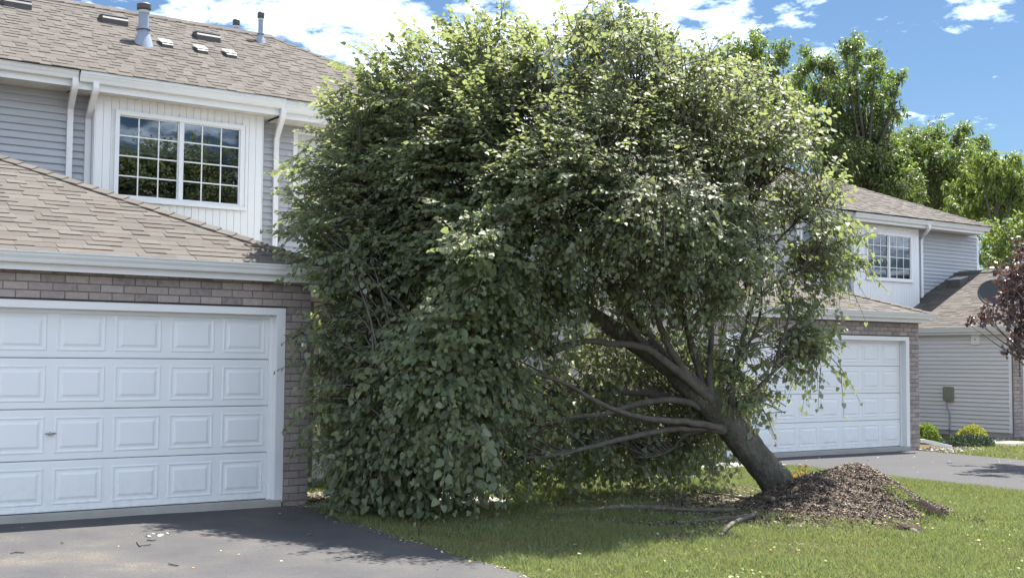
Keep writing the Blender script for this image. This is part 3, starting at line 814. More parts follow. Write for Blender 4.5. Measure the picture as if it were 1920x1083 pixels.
YB2, YS2 = 7.3, 7.55
vb0, vb1 = U1(1601, 450, YB2), U1(1722.5, 480, YB2)
uw2 = [U1(1626.5, 480, YB2), U1(1707, 485, YB2)]
zw20 = (Zp(1627, 519.5, YB2) + Zp(1707, 523.5, YB2))/2
zw21 = (Zp(1627, 437.5, YB2) + Zp(1707, 445.5, YB2))/2
zg2 = (Zp(1625, 400, 6.875) + Zp(1735, 412.5, 6.875))/2
zg2r = (Zp(1765, 416, 6.90) + Zp(1850, 425, 6.90))/2
print('H2', vb0, vb1, uw2, zw20, zw21, zg2, zg2r)
wall_with_hole(H2, 'upper_wall', 5.52, 25.2, -.3, zg2r, YS2 + .002, 13, (uw2[0] - .3, uw2[1] + .3, zw20 - .62, zw21 + .22), 'siding')
bay(H2, vb0, vb1, 2.6, zg2 - .19, YB2, YS2 + .001, (uw2[0], uw2[1], zw20, zw21), 3, 4, 'v')
SW2 = link('siding', None, H2)
nw2 = (U1(1503, 460, YS2), U1(1547, 460, YS2), Zp(1520, 506, YS2), Zp(1520, 410, YS2))
clapboards(SW2, 9.4, vb0 - .02, 2.55, zg2r - .19, YS2, holes=[(nw2[0] - .07, nw2[1] + .07, nw2[2] - .07, nw2[3] + .07)])
clapboards(SW2, vb1 + .02, 25.15, 2.55, zg2r - .19, YS2)
m = MB(); m.box(25.15, 25.235, YS2 - .022, YS2 + .08, -.2, zg2r - .19); m.build('corner_board', MT['white'], H2)
g = link('window', None, H2); a, b, c, d = nw2
m = MB(); m.box(a - .07, a, YS2 - .03, YS2 + .0015, c - .07, d + .07); m.box(b, b + .07, YS2 - .03, YS2 + .0015, c - .07, d + .07); m.box(a + .001, b - .001, YS2 - .029, YS2 + .0015, d, d + .07); m.box(a + .001, b - .001, YS2 - .029, YS2 + .0015, c - .07, c); m.build('frame', MT['white'], g)
m = MB(); m.box(a, b, YS2 - .010, YS2 - .004, c, d); m.build('blind', MT['blind'], g)
m = MB(); m.box(a, b, YS2 - .020, YS2 - .016, c, d); m.build('pane', MT['glass'], g)
gb0, gb1 = U1(1606, 405, 6.875), U1(1750, 418, 6.875)
gutter(H2, gb0, gb1, 7.0, zg2); fascia(H2, gb0, gb1, 7.0, zg2 - .004, .19)
gc = U1(1858, 425, 6.9)
gutter(H2, gb1 + .004, gc, 7.025, zg2r); fascia(H2, gb1 + .004, gc - .14, 7.025, zg2r - .004, .19)
gutter(H2, 6, gb0 - .004, 7.095, zg2r); fascia(H2, 6, gb0 - .004, 7.095, zg2r - .004, .19)
m = MB(); m.box(gc - .16, gc - .14, 7.046, 13, zg2r - .194, zg2r - .004); m.build('fascia', MT['white'], H2)
soffit(H2, gb0 + .022, gb1 - .022, 7.021, YS2, zg2 - .18); soffit(H2, gb1 + .006, gc - .2, 7.046, YS2, zg2r - .18); soffit(H2, 12, gb0 - .006, 7.116, YS2, zg2r - .18)
S3 = .45; c3 = 1/math.sqrt(1 + S3*S3)
V2, Zb2 = 6.84, max(zg2, zg2r) + .010
HC = gc + .03; V2c = 6.86; Zc2 = Zb2 + S3*(V2c - V2)
RT = 4.3
MR2 = link('main_roof', None, H2)
m = MB(); k = .016
m.add([(5.5, V2c, Zc2 - k), (HC, V2c, Zc2 - k), (HC - RT, V2c + RT, Zc2 + S3*RT - k), (5.5 + RT, V2c + RT, Zc2 + S3*RT - k), (HC, V2c + 2*RT, Zc2 - k), (5.5, V2c + 2*RT, Zc2 - k)], [(0, 1, 2, 3), (3, 2, 4, 5), (1, 4, 2), (0, 3, 5)])
m.build('roof_deck', MT['underlay'], MR2)
shingles(MR2, (12, V2, Zb2), (1, 0, 0), nrm((0, 1, S3)), int((RT + .25)/c3/.143) + 1, lambda q: 0, lambda q: HC - 12 + .02 - q*c3)
dh = nrm((-1, 1, S3))
ridge_caps(MR2, (HC, V2c, Zc2), (HC - RT, V2c + RT, Zc2 + S3*RT), facet_w(dh, nrm((0, -S3, 1))), facet_w(dh, nrm((S3, 0, 1))), step=.24, half=.11, t=.012)
spout_run(H2, U1(1742, 425, 6.93), U1(1727.5, 490, YS2 - .05), 6.93, zg2 - .10, YS2 - .055, 3.25, .10)
spout_run(H2, U1(1590, 415, 7.03), U1(1586, 500, YS2 - .05), 7.03, zg2r - .10, YS2 - .055, 2.7, .05)
spout_run(H2, U1(1496, 405, 7.03), U1(1495, 500, YS2 - .05), 7.03, zg2r - .10, YS2 - .055, 2.7, .05)
# downspout shoe lying beside the pier
p0, p1 = at(1732, 826, Y=2.6), at(1784, 838, Z=-.10)
m = MB(); m.sweep([p0 + np.array([-.05, .05, 0]), p0, p1], [.07, .07, .07], 4, .75); 
DS = m.build('downspout_extension', MT['white'], H2)

# ------------------------------------------------------------------ the third house on the right
H3 = thing('townhouse', 'pale sided house with a satellite dish on its roof, behind the purple leaved tree', 'house')
X3 = 20.8
gw = link('siding', None, H3, (X3, 7.54, 0)); gw.rotation_euler = (0, 0, -math.pi/2)
L3 = 7.54 - 3.80
clapboards(gw, 0, L3, -.02, 2.36, 0, mat='siding2', e=.1015)
m = MB(); m.box(X3 + .002, 27, 3.80, 7.5, -.4, 2.4); m.build('wall', MT['siding2'], H3)
m = MB(); m.box(X3 - .014, X3 + .06, 3.74, 3.80, -.02, 2.36); m.build('corner_board', MT['white'], H3)
m = MB(); m.box(X3 - .006, X3 + .0015, 3.74, 7.5, -.45, -.022); m.build('foundation', MT['concrete'], H3)
bw = MB(); bw.box(X3 + .004, X3 + .40, 3.70, 3.7385, -.35, 2.36); BW3 = bw.build('brick_wall', MT['mortar'], H3)
lay_bricks(BW3, X3 + .003, X3 + .40, -.12, 2.36, 3.689, X3 + .40)
m = MB(); m.box(X3 + .401, X3 + .52, 3.68, 3.9, -.1, 2.2); m.box(X3 + .52, 26, 3.80 - .03, 3.7999, -.1, 2.2); m.build('garage_door_surround', MT['white'], H3)
ZE3, S4 = 2.52, .465; c4 = 1/math.sqrt(1 + S4*S4)
gutter(H3, 2.9, 7.2, X3 - .16, ZE3, axis='y'); fascia(H3, 2.9, 7.2, X3 - .16, ZE3 - .003, .18, axis='y')
m = MB(); m.box(X3 - .139, X3 - .019, 2.9, 7.2, ZE3 - .165, ZE3 - .15); m.build('soffit_panel', MT['soffit'], H3)
RF3 = link('garage_roof', None, H3)
T3 = 3.52
m = MB(); z0 = ZE3 - .012
m.add([(X3 - .18, 2.85, z0), (X3 - .18, 7.54, z0), (X3 - .18 + T3, 7.54, z0 + S4*T3), (X3 - .18 + T3, 2.85, z0 + S4*T3), (X3 + 6.9, 7.54, z0), (X3 + 6.9, 2.85, z0)], [(0, 1, 2, 3), (3, 2, 4, 5), (0, 3, 5)])
m.build('roof_deck', MT['underlay'], RF3)
shingles(RF3, (X3 - .19, 2.85, ZE3), (0, 1, 0), nrm((1, 0, S4)), int(T3/c4/.143) + 1, lambda q: 0, lambda q: 4.69)
m = MB(); m.add([(X3 - .15, 2.88, ZE3 - .02), (X3 + 6.85, 2.88, ZE3 - .02), (X3 - .18 + T3, 2.88, ZE3 + S4*T3 - .03), (X3 - .15, 2.95, ZE3 - .02), (X3 + 6.85, 2.95, ZE3 - .02), (X3 - .18 + T3, 2.95, ZE3 + S4*T3 - .03)], [(0, 1, 2), (3, 5, 4), (0, 3, 4, 1), (1, 4, 5, 2), (2, 5, 3, 0)]); m.build('gable', MT['siding2'], H3)
ridge_caps(RF3, (X3 - .19 + T3, 2.9, ZE3 + S4*T3 + .01), (X3 - .19 + T3, 7.5, ZE3 + S4*T3 + .01), nrm((-1, 0, -S4)), nrm((1, 0, -S4)), step=.24)
def on_roof3(x, y):
    d = ray(x, y); n = np.array([-S4, 0, 1]); t = (ZE3 - S4*(X3 - .18) - CP @ n)/(d @ n); return CP + t*d
q = on_roof3(1797, 534)
m = MB(); m.hexa([q + np.array(p) for p in ((-.22,-.2,-.12), (-.22,.22,-.12), (.2,.22,.02), (.2,-.2,.02), (-.20,-.18,.13), (-.20,.20,.13), (.18,.20,.22), (.18,-.18,.22))]); rv = m.build('roof_vent', MT['vent'], RF3)
m = MB(); m.hexa([q + np.array(p) for p in ((-.21,-.19,.133), (-.21,.21,.133), (.17,.21,.223), (.17,-.19,.223), (-.21,-.19,.145), (-.21,.21,.145), (.17,.21,.235), (.17,-.19,.235))]); m.build('vent_top', MT['ventcap'], rv)
# house number, stacked digits on the brick pillar
for i, ch in enumerate('3133'):
    cu = bpy.data.curves.new('house_number', 'FONT'); cu.body = ch; cu.size = .17; cu.extrude = .006; cu.materials.append(MT['black'])
    tmp = bpy.data.objects.new('tmp', cu); me = bpy.data.meshes.new_from_object(tmp); me.name = 'house_number'; bpy.data.objects.remove(tmp)
    o = link('house_number', me, H3, (X3 + .20, 3.679, 1.33 + (3 - i)*.15)); o.rotation_euler = (math.pi/2, 0, 0)

# satellite dish on the roof
q = on_roof3(1850, 600)
SD = thing('satellite_dish', 'dark grey satellite dish on a short mast at the edge of the roof', 'satellite dish', tuple(q))
ax = nrm((-.62, -.58, .42)); e1 = nrm(np.cross(ax, (0, 0, 1))); e2 = np.cross(e1, ax)
cen = at(1866, 553, D=float((q - CP) @ _f) + .1) - q
m = MB(); vs = []; fs = []; n = 28; R_ = 7
for i in range(R_ + 1):
    r_ = .43*i/R_
    for k_ in range(n):
        an = 2*math.pi*k_/n; vs.append(cen + e1*math.cos(an)*r_*1.0 + e2*math.sin(an)*r_*.92 + ax*(.10*(r_/.43)**2))
for i in range(R_):
    for k_ in range(n): fs.append((i*n + k_, i*n + (k_+1) % n, (i+1)*n + (k_+1) % n, (i+1)*n + k_))
b_ = len(vs); vs2 = [p - ax*.012 for p in vs]; fs2 = [tuple(reversed([j + b_ for j in f_])) for f_ in fs]
fs3 = [(R_*n + k_, R_*n + (k_+1) % n, b_ + R_*n + (k_+1) % n, b_ + R_*n + k_) for k_ in range(n)]
m.add(vs + vs2, fs + fs2 + fs3); m.build('reflector', MT['dish'], SD, True)
m = MB(); m.sweep([(0, 0, -.02), (.02, 0, .34), cen - ax*.06], [.022, .022, .03], 8); m.build('mast', MT['galv'], SD, True)
m = MB(); m.sweep([(.28, -.12, .10), (.10, -.04, .26)], .014, 6); m.sweep([(.24, .26, .10), (.10, .04, .26)], .014, 6); m.build('brace', MT['galv'], SD, True)
tip = cen + ax*.42 - e2*.30
m = MB(); m.sweep([cen - e2*.44 + ax*.06, tip], .016, 6); m.build('feed_arm', MT['galv'], SD, True)
m = MB(); m.sweep([tip - ax*.02, tip - ax*.10 + e2*.05], [.045, .05], 10); m.build('receiver', MT['fixture'], SD, True)
m = MB(); m.box(-.12, .12, -.1, .1, -.03, .02); m.build('foot', MT['galv'], SD)

# wall boxes on the siding
q = at(1830.5, 636, X=X3 - .018)
WF = thing('wall_fixture', 'small ivory outdoor fixture high on the pale siding under the eave', 'wall light', tuple(q))
m = MB(); m.prism([(-.11, -.11), (-.10, -.12), (.10, -.12), (.11, -.11), (.11, .11), (.10, .12), (-.10, .12), (-.11, .11)], -.045, .0); m.build('cover', MT['fixture'], WF)
m = MB(); m.box(-.052, -.0455, -.028, .028, -.05, .05); m.build('lens', MT['lampglass'], WF); m = MB(); m.box(-.058, -.0525, -.014, .014, -.02, .015); m.build('sensor', MT['black'], WF)
q = at(1781, 738, X=X3 - .018)
UB = thing('utility_box', 'olive meter box low on the pale siding with a conduit running down', 'utility box', tuple(q))
m = MB(); m.prism([(-.13, -.16), (.13, -.16), (.13, .15), (.11, .18), (-.11, .18), (-.13, .15)], -.11, 0); m.build('cabinet', MT['box'], UB)
m = MB(); m.box(-.118, -.1105, -.11, .11, -.13, .14); m.build('lid', MT['box'], UB)
m = MB(); m.sweep(spline([(-.05, .07, -.16), (-.05, .05, -.35), (-.03, 0, -.45), (-.03, 0, -.95)], 14), .018, 8); m.build('conduit', MT['galv'], UB, True)

# ------------------------------------------------------------------ foliage tools
def leaf_template(kind):
    if kind == 'heart':
        V = np.array([(0,.04,0),(0,.5,0),(0,1.0,-.10),(.30,-.03,.07),(.44,.30,.10),(.24,.74,.03),(-.30,-.03,.07),(-.44,.30,.10),(-.24,.74,.03)], float)
        T = np.array([(0,3,4),(0,4,1),(1,4,5),(1,5,2),(0,7,6),(0,1,7),(1,8,7),(1,2,8)])
    elif kind == 'lance':
        V = np.array([(0,0,0),(.20,.38,.05),(-.20,.38,.05),(0,1,-.08)], float); T = np.array([(0,1,3),(0,3,2)])
    else:
        V = np.array([(0,0,0),(.34,.30,.06),(.30,.68,.03),(0,1,-.06),(-.30,.68,.03),(-.34,.30,.06)], float); T = np.array([(0,1,2),(0,2,3),(0,3,4),(0,4,5)])
    return V, T
def unit(a): return a/(np.linalg.norm(a, axis=-1, keepdims=True) + 1e-9)
def leaf_frames(tip, nor):
    tip = unit(tip); side = unit(np.cross(tip, nor)); nor = np.cross(side, tip)
    return np.stack([side, tip, nor], -1)       # columns
def leaf_mesh(name, pos, Fr, size, mat, kind):
    V, T = leaf_template(kind)
    n = len(pos)
    P_ = pos[:, None, :] + np.einsum('nij,kj->nki', Fr, V)*size[:, None, None]
    Tt = (T[None] + (np.arange(n)*len(V))[:, None, None]).reshape(-1, 3)
    return np_mesh(name, P_.reshape(-1, 3), Tt, MT[mat])
def tubes_mesh(name, paths, rads, mat, n=4):
    """many thin tubes in one mesh; paths (m, k, 3), rads (m, k)"""
    m_, k_, _ = paths.shape
    tan = unit(np.gradient(paths, axis=1)); ref = np.array([.31, .17, .93])
    a = unit(np.cross(tan, ref)); b = np.cross(tan, a)
    an = 2*np.pi*np.arange(n)/n
    ring = paths[:, :, None, :] + rads[:, :, None, None]*(np.cos(an)[None, None, :, None]*a[:, :, None, :] + np.sin(an)[None, None, :, None]*b[:, :, None, :])
    base = (np.arange(m_)*k_*n)[:, None, None] + (np.arange(k_ - 1)*n)[None, :, None]
    j = np.arange(n)[None, None, :]; j2 = (j + 1) % n
    Qd = np.stack([base + j, base + j2, base + n + j2, base + n + j], -1).reshape(-1, 4)
    return np_mesh(name, ring.reshape(-1, 3), Qd, MT[mat], True)
def poly_mask(poly, xs, ys):
    poly = np.array(poly, float); x = xs[..., None]; y = ys[..., None]
    x0, y0 = poly[:, 0], poly[:, 1]; x1, y1 = np.roll(x0, -1), np.roll(y0, -1)
    c = ((y0 > y) != (y1 > y)) & (x < (x1 - x0)*(y - y0)/(y1 - y0 + 1e-12) + x0)
    return c.sum(-1) % 2 == 1
def poly_dist(poly, xs, ys):
    poly = np.array(poly, float); p = np.stack([xs, ys], -1)[..., None, :]
    a = poly; b = np.roll(poly, -1, 0); ab = b - a
    t = np.clip(((p - a)*ab).sum(-1)/((ab**2).sum(-1) + 1e-9), 0, 1)
    return np.sqrt((((a + ab*t[..., None]) - p)**2).sum(-1)).min(-1)
DOWN = np.array([0, 0, -1.0])

def sprays(core, out, count, length, leaves, size, droop=(.25, .6), spread=.75, up=.1, hang=None, bias=None):
    """leafy shoots fanned out of each core; hang 0 = held level, 1 = hanging. Returns leaf positions, frames, sizes and shoot paths"""
    n = len(core)
    hang = np.ones(n) if hang is None else hang
    Hg = np.repeat(hang, count)[:, None]
    S0 = np.repeat(core, count, 0) + rng.normal(0, .10, (n*count, 3)); O = np.repeat(out, count, 0)
    D = O + rng.normal(0, spread, O.shape)*.8 + np.array([0, 0, up])
    if bias is not None: D = D + bias*(1.15 - Hg*.7)
    D = unit(D)
    Ln = rng.uniform(*length, len(S0)); dr = rng.uniform(*droop, len(S0))*Ln*(.35 + .75*Hg[:, 0])
    K = 7; t = np.linspace(0, 1, K)
    paths = S0[:, None] + D[:, None]*(Ln[:, None]*t)[..., None] + DOWN*(dr[:, None]*t**2)[..., None]
    pos, tips, nors, szs = [], [], [], []
    side0 = unit(np.cross(D, np.array([0, 0, 1.0])) + 1e-6)
    for j in range(leaves):
        tt = (j + rng.uniform(.2, 1.0, len(S0)))/leaves; tt = .12 + .88*tt
        p = S0 + D*(Ln*tt)[:, None] + DOWN*(dr*tt**2)[:, None]
        sd = side0*(1 if j % 2 else -1)
        p = p + sd*rng.uniform(.01, .05, (len(S0), 1)) + DOWN*.012
        tip = DOWN*rng.uniform(.35, .9, (len(S0), 1))*(.45 + .75*Hg) + sd*rng.uniform(.15, .8, (len(S0), 1)) + D*(.75 - .35*Hg) + rng.normal(0, .22, p.shape)
        nor = O*(.25 + .55*Hg) + np.array([0, 0, 1.0])*(1.05 - .5*Hg) + rng.normal(0, .40, p.shape)
        pos.append(p); tips.append(tip); nors.append(nor); szs.append(rng.uniform(size[0], size[1], len(S0))*(.75 + .35*np.sin(np.pi*np.clip(tt, 0, 1))))
    return np.concatenate(pos), leaf_frames(np.concatenate(tips), np.concatenate(nors)), np.concatenate(szs), paths

# ------------------------------------------------------------------ the leaning linden
LIN = thing('leaning_tree', 'big uprooted leafy tree leaning left over the lawn against the houses', 'tree', tuple(TB))
TBv = np.array(TB)
CON = at(760, 960, Z=-.10)
tdir = unit(np.array([CON[0] - TBv[0], CON[1] - TBv[1], 0.0])); tn = np.array([-tdir[1], tdir[0], 0.0])
if tn @ _f < 0: tn = -tn
fh = unit(np.array([_f[0], _f[1], 0.0]))
def on_tree(x, y, s=0.0):
    """point of the tree's leaning plane seen along (x, y), pushed s metres away from the viewer"""
    d = ray(x, y); t = ((TBv - CP) @ tn)/(d @ tn); return CP + t*d*(1 + s/(t*FPX))
def back_shift(x, y):
    """the upper left of the crown leans back over the garage roof"""
    return 1.35*np.clip((680 - y)/330, 0, 1)*np.clip((1040 - x)/430, 0, 1)
def L_(pts, s0=0, s1=0):
    n = len(pts); return [on_tree(x, y, s0 + (s1 - s0)*i/(n - 1) + float(back_shift(x, y))) - TBv for i, (x, y) in enumerate(pts)]
def limb(name, pts, r0, r1, s0=0, s1=0, n=40, sides=14, mat='limb'):
    r0, r1 = r0*.62, r1*.66
    path = spline(L_(pts, s0, s1), n)
    for i in range(2, n): path[i] = path[i] + rng.normal(0, .35*(r0*(1 - i/n) + r1*i/n), 3)*.30
    rad = [(r0 + (r1 - r0)*(i/(n - 1))**.8)*(1 + .12*(random.random() - .5)) for i in range(n)]
    m = MB(); m.sweep(path, rad, sides, rough=.13); m.build(name, MT[mat], LIN, True)
    LIMBS.append(np.array(path)); return path
LIMBS = []
# trunk: flared where it leaves the soil, dividing at the fork
tp = spline(L_([(1500, 965), (1476, 930), (1448, 893), (1406, 843), (1368, 797), (1338, 768), (1296, 726), (1246, 682), (1186, 640), (1136, 607), (1098, 580), (1040, 548), (985, 520)]), 150)
rr = np.interp(np.linspace(0, 1, 150), [0, .08, .2, .38, .46, .55, .7, .8, 1], [.265, .22, .19, .178, .168, .12, .105, .09, .04])
m = MB(); m.sweep(tp, [float(a)*(1 + .02*math.sin(i*.35) + .015*math.sin(i*.83 + 1)) for i, a in enumerate(rr)], 46, rough=.085); m.build('trunk', MT['bark'], LIN, True)
LIMBS.append(np.array(tp[50:]))
limb('limb', [(1342, 762), (1322, 738), (1293, 713), (1244, 676), (1203, 650), (1142, 644), (1097, 640), (1024, 664)], .12, .04, -.1, -.5)
limb('limb', [(1346, 770), (1327, 748), (1293, 707), (1256, 654), (1240, 617), (1222, 560), (1180, 480), (1120, 390), (1080, 290)], .10, .03, -.06, -.6)
limb('limb', [(1342, 760), (1321, 727), (1309, 691), (1293, 634), (1276, 565), (1250, 470), (1240, 380), (1200, 250), (1180, 120)], .10, .025, -.05, .2)
limb('limb', [(1352, 770), (1333, 735), (1331, 691), (1333, 622), (1330, 560), (1345, 515), (1350, 440), (1330, 330), (1300, 200)], .085, .025, -.05, -.3)
limb('limb', [(1390, 800), (1378, 772), (1370, 739), (1370, 707), (1388, 650), (1405, 593), (1424, 500), (1418, 430), (1405, 380), (1420, 300)], .095, .025, 0, .1)
limb('limb', [(1388, 770), (1395, 752), (1423, 723), (1451, 695), (1461, 658), (1478, 600), (1486, 540), (1520, 480)], .05, .016, -.02, -.4)
limb('limb', [(1373, 730), (1380, 690), (1400, 650), (1425, 590), (1428, 520)], .05, .02, .2, .5)
limb('limb', [(1322, 762), (1293, 748), (1228, 739), (1154, 731), (1081, 727), (1020, 745), (960, 760)], .10, .04, .2, .8)
limb('limb', [(1326, 770), (1293, 754), (1244, 750), (1183, 760), (1134, 776), (1073, 782), (1000, 800)], .085, .03, -.05, -.1)
limb('limb', [(1358, 806), (1337, 799), (1285, 790), (1224, 786), (1179, 776), (1122, 754), (1061, 719), (1000, 699)], .085, .028, -.12, -.9)
limb('limb', [(1356, 808), (1333, 803), (1285, 802), (1228, 809), (1163, 823), (1102, 839), (1041, 853), (985, 858)], .085, .03, -.14, -.5)
limb('limb', [(1330, 806), (1305, 811), (1280, 818), (1260, 841), (1228, 855), (1191, 857)], .04, .015, .1, .3)
limb('limb', [(1262, 690), (1225, 640), (1190, 600), (1150, 545), (1100, 480), (1040, 400), (980, 320)], .085, .025, .1, .3)
limb('limb', [(1210, 650), (1175, 600), (1150, 560), (1130, 520), (1060, 440), (960, 380), (860, 330)], .07, .02, -.2, -1.0)
limb('limb', [(1150, 615), (1090, 570), (1000, 500), (880, 440), (760, 420), (660, 400)], .09, .025, .0, -.2)
limb('limb', [(1110, 590), (1040, 560), (960, 560), (860, 590), (760, 640), (680, 700)], .08, .02, .0, -.6)
limb('limb', [(1090, 640), (1000, 660), (900, 700), (800, 770), (720, 840)], .05, .02, -.4, -.9)
limb('limb', [(1424, 500), (1460, 450), (1510, 400), (1550, 360)], .035, .012, .1, .2)
limb('limb', [(1420, 560), (1470, 520), (1500, 505), (1540, 460)], .022, .008, .0, -.3)
limb('limb', [(1331, 600), (1370, 560), (1400, 540), (1460, 505)], .02, .008, -.1, -.4)
limb('limb', [(1345, 515), (1380, 470), (1390, 420), (1440, 340), (1470, 260)], .03, .01, -.1, .3)
limb('limb', [(1333, 660), (1310, 640), (1290, 625), (1262, 610)], .016, .008, -.1, -.3)
# roots torn up through the lawn
def root(pix, r0, r1, dz=0.0):
    pts = []
    for x, y in pix:
        q = at(x, y, Z=-.11)
        for _ in range(4): q = at(x, y, Z=float(ground_top(q[0], q[1])) + dz)
        pts.append(q - TBv)
    n = 18; path = spline(pts, n)
    rad = [.78*max(.008, r0 + (r1 - r0)*i/(n - 1))*(1 + .25*(random.random() - .5)) for i in range(n)]
    m = MB(); m.sweep(path, rad, 8, rough=.2); m.build('root', MT['root'], LIN, True)
root([(1462, 930), (1440, 948), (1410, 966), (1378, 978), (1360, 992), (1352, 1003)], .055, .018, .045)
root([(1380, 955), (1320, 956), (1260, 953), (1200, 949), (1150, 950), (1090, 957), (1040, 964)], .035, .02, .03)
root([(1250, 953), (1200, 950), (1150, 951), (1100, 957)], .05, .03, .03)
root([(1420, 960), (1385, 970), (1350, 972), (1310, 976), (1270, 979)], .04, .018, .02)
root([(1450, 935), (1390, 932), (1340, 925), (1290, 918), (1250, 908)], .04, .018, .02)
root([(1440, 925), (1400, 912), (1350, 905), (1300, 906)], .035, .015, .0)
root([(1690, 985), (1704, 990), (1722, 999)], .05, .03, .02)
root([(1745, 931), (1762, 930), (1778, 929)], .022, .012, .005)

crown_poly = [(590,185),(655,165),(655,145),(690,125),(735,108),(790,80),(850,52),(905,42),(960,60),(1000,48),(1050,52),(1100,42),(1148,46),(1165,20),(1186,20),(1196,62),(1240,76),(1280,92),(1325,112),(1372,122),(1412,150),(1450,175),(1492,196),(1530,235),(1552,292),(1588,332),(1600,380),(1600,430),(1608,482),(1596,522),(1555,545),(1530,575),(1568,625),(1562,655),(1515,660),(1478,690),(1440,700),(1418,745),(1402,768),(1388,700),(1350,650),(1290,620),(1220,600),(1150,590),(1090,640),(1060,700),(1040,780),(1000,820),(975,880),(945,940),(880,958),(760,963),(690,955),(640,935),(618,900),(580,858),(596,800),(584,760),(585,700),(566,655),(588,600),(590,545),(562,500),(548,440),(553,400),(556,340),(543,318),(588,290),(602,230)]
hang_poly = [(1040,700),(1090,640),(1150,600),(1220,610),(1290,630),(1340,660),(1395,720),(1385,770),(1345,850),(1330,880),(1240,870),(1100,860),(1000,860),(980,820)]
crown_poly = [(x_ + max(0, 14*(720 - x_)/150) if x_ < 720 else x_, y_) for x_, y_ in crown_poly]
def thick(x, y):
    e = poly_dist(crown_poly, x, y)/140.0      # metres to the outline
    R = 2.1
    k = np.clip(1 - e/R, 0, 1)
    T = 2.05*np.sqrt(np.clip(1 - k*k, 0, 1))
    T = T*np.clip((1640 - x)/330, .35, 1)      # the outer right side is thin and open
    T = T*np.clip((x - 480)/330, .45, 1)       # squeezed beside the garage
    return T, e
def sample_poly(poly, n):
    lo, hi = np.min(poly, 0), np.max(poly, 0); X, Y = [], []
    while sum(map(len, X)) < n:
        x = rng.uniform(lo[0], hi[0], 4*n); y = rng.uniform(lo[1], hi[1], 4*n); k = poly_mask(poly, x, y); X.append(x[k]); Y.append(y[k])
    return np.concatenate(X)[:n], np.concatenate(Y)[:n]
def openness(x, y):
    """how much of the foliage is left where the tree is see-through"""
    d = np.ones_like(x)
    a = poly_mask([(1290,650),(1260,560),(1290,500),(1330,470),(1400,430),(1500,440),(1560,560),(1480,600),(1400,640),(1350,680)], x, y); d[a] = .26
    b = poly_mask([(1060,640),(1110,575),(1180,520),(1290,560),(1330,660),(1200,680)], x, y); d[b] = .20
    d *= np.interp(x, [900, 1100, 1300, 1450], [1, .8, .62, .5])
    c = (x > 1400) & (y < 480) & (y > 190); d[c] *= .8
    c = (x > 1390) & (y > 390); d[c] *= .45
    e = y < 300; d[e] = np.maximum(d[e], .95)
    e = (x > 1230) & (y > 360); d[e] = np.minimum(d[e], np.interp(y[e], [360, 480, 560, 640], [.80, .72, .50, .16]))
    e = (x > 1090) & (y > 440); d[e] = np.minimum(d[e], np.interp(y[e], [440, 540, 600, 660], [.9, .78, .45, .12]))
    return d
def hangs(x, y): return np.clip(np.clip((y - 120)/650, 0, 1)*.75 + np.clip((x - 1050)/450, 0, 1)*.55, 0, 1)
LEAN = tdir*.55 + np.array([0, 0, .05])
def world(x, y, s): return np.array([on_tree(a, b, c) for a, b, c in zip(x, y, s)])
def clear_of_house(p):
    bad = (p[:, 0] < .66) & (p[:, 1] > -.42) & (p[:, 2] < 2.72)
    bad |= (p[:, 0] < .80) & (p[:, 1] > -.45) & (p[:, 2] < 2.80 + .46*np.clip(p[:, 1] + .3, 0, 4) ) & (p[:, 1] < 4.3)
    bad |= (p[:, 0] < 5.6) & (p[:, 1] > 3.55)
    bad |= p[:, 2] < zg(p[:, 0], p[:, 1]) + .02
    bad |= (p[:, 0] > 9.2) & (p[:, 1] > 1.9) & (p[:, 2] < 4.2)
    return ~bad
def crown_cores(n, mode):
    x, y = sample_poly(crown_poly, n)
    T, e = thick(x, y)
    hole = np.sin(x/38 + 1.3*np.sin(y/55))*np.sin(y/31 + 1.1*np.sin(x/49))
    keep = (rng.random(n) < openness(x, y)) & ((hole > -.78) | (mode != 'front')); x, y, T, e = x[keep], y[keep], T[keep], e[keep]
    lump = 1 + .20*np.sin(x/47 + y/61) + .17*np.sin(x/29 - y/37 + 2)
    if mode == 'front': s = -T*rng.uniform(.70, 1.0, len(x))*lump*(1 + .32*np.clip((x - 850)/400, 0, 1))
    elif mode == 'back': s = T*rng.uniform(.6, 1.0, len(x))
    else: s = T*rng.uniform(-.7, .7, len(x))
    s = s + back_shift(x, y)
    g_ = 6.0
    sg = s - back_shift(x, y)
    gx = poly_dist(crown_poly, x + g_, y) - poly_dist(crown_poly, x - g_, y); gy = poly_dist(crown_poly, x, y + g_) - poly_dist(crown_poly, x, y - g_)
    lat = np.clip(1 - e/2.1, 0, 1)[:, None]
    out = lat*(-(gx/12)[:, None]*CR + (gy/12)[:, None]*np.array([0, 0, 1.0])) + np.sqrt(np.clip(1 - lat**2, 0, 1))*(np.sign(sg)[:, None]*fh)
    return x, y, s, unit(out + 1e-6)
allp, allf, alls, cores = [], [], [], []
paths_all = []
for mode, n, cnt, lv in (('front', 720, 12, 13), ('in', 120, 7, 10), ('back', 150, 7, 10)):
    x, y, s, out = crown_cores(n, mode)
    p = world(x, y, s) - out*.66 - tdir*.10
    cores.append(p)
    a = sprays(p, out, cnt, (.30, .74), lv, (.040, .094), spread=.62, hang=hangs(x, y), bias=LEAN[None]*np.repeat(np.interp(x, [570, 850], [-.25, 1.0]), cnt)[:, None])
    a = (a[0], a[1], a[2]*np.tile(np.repeat(np.interp(y, [60, 420, 640, 900], [.78, .88, 1.08, 1.14])*np.interp(x, [900, 1200], [1, .85]), cnt), lv), a[3])
    allp.append(a[0]); allf.append(a[1]); alls.append(a[2]); paths_all.append(a[3])
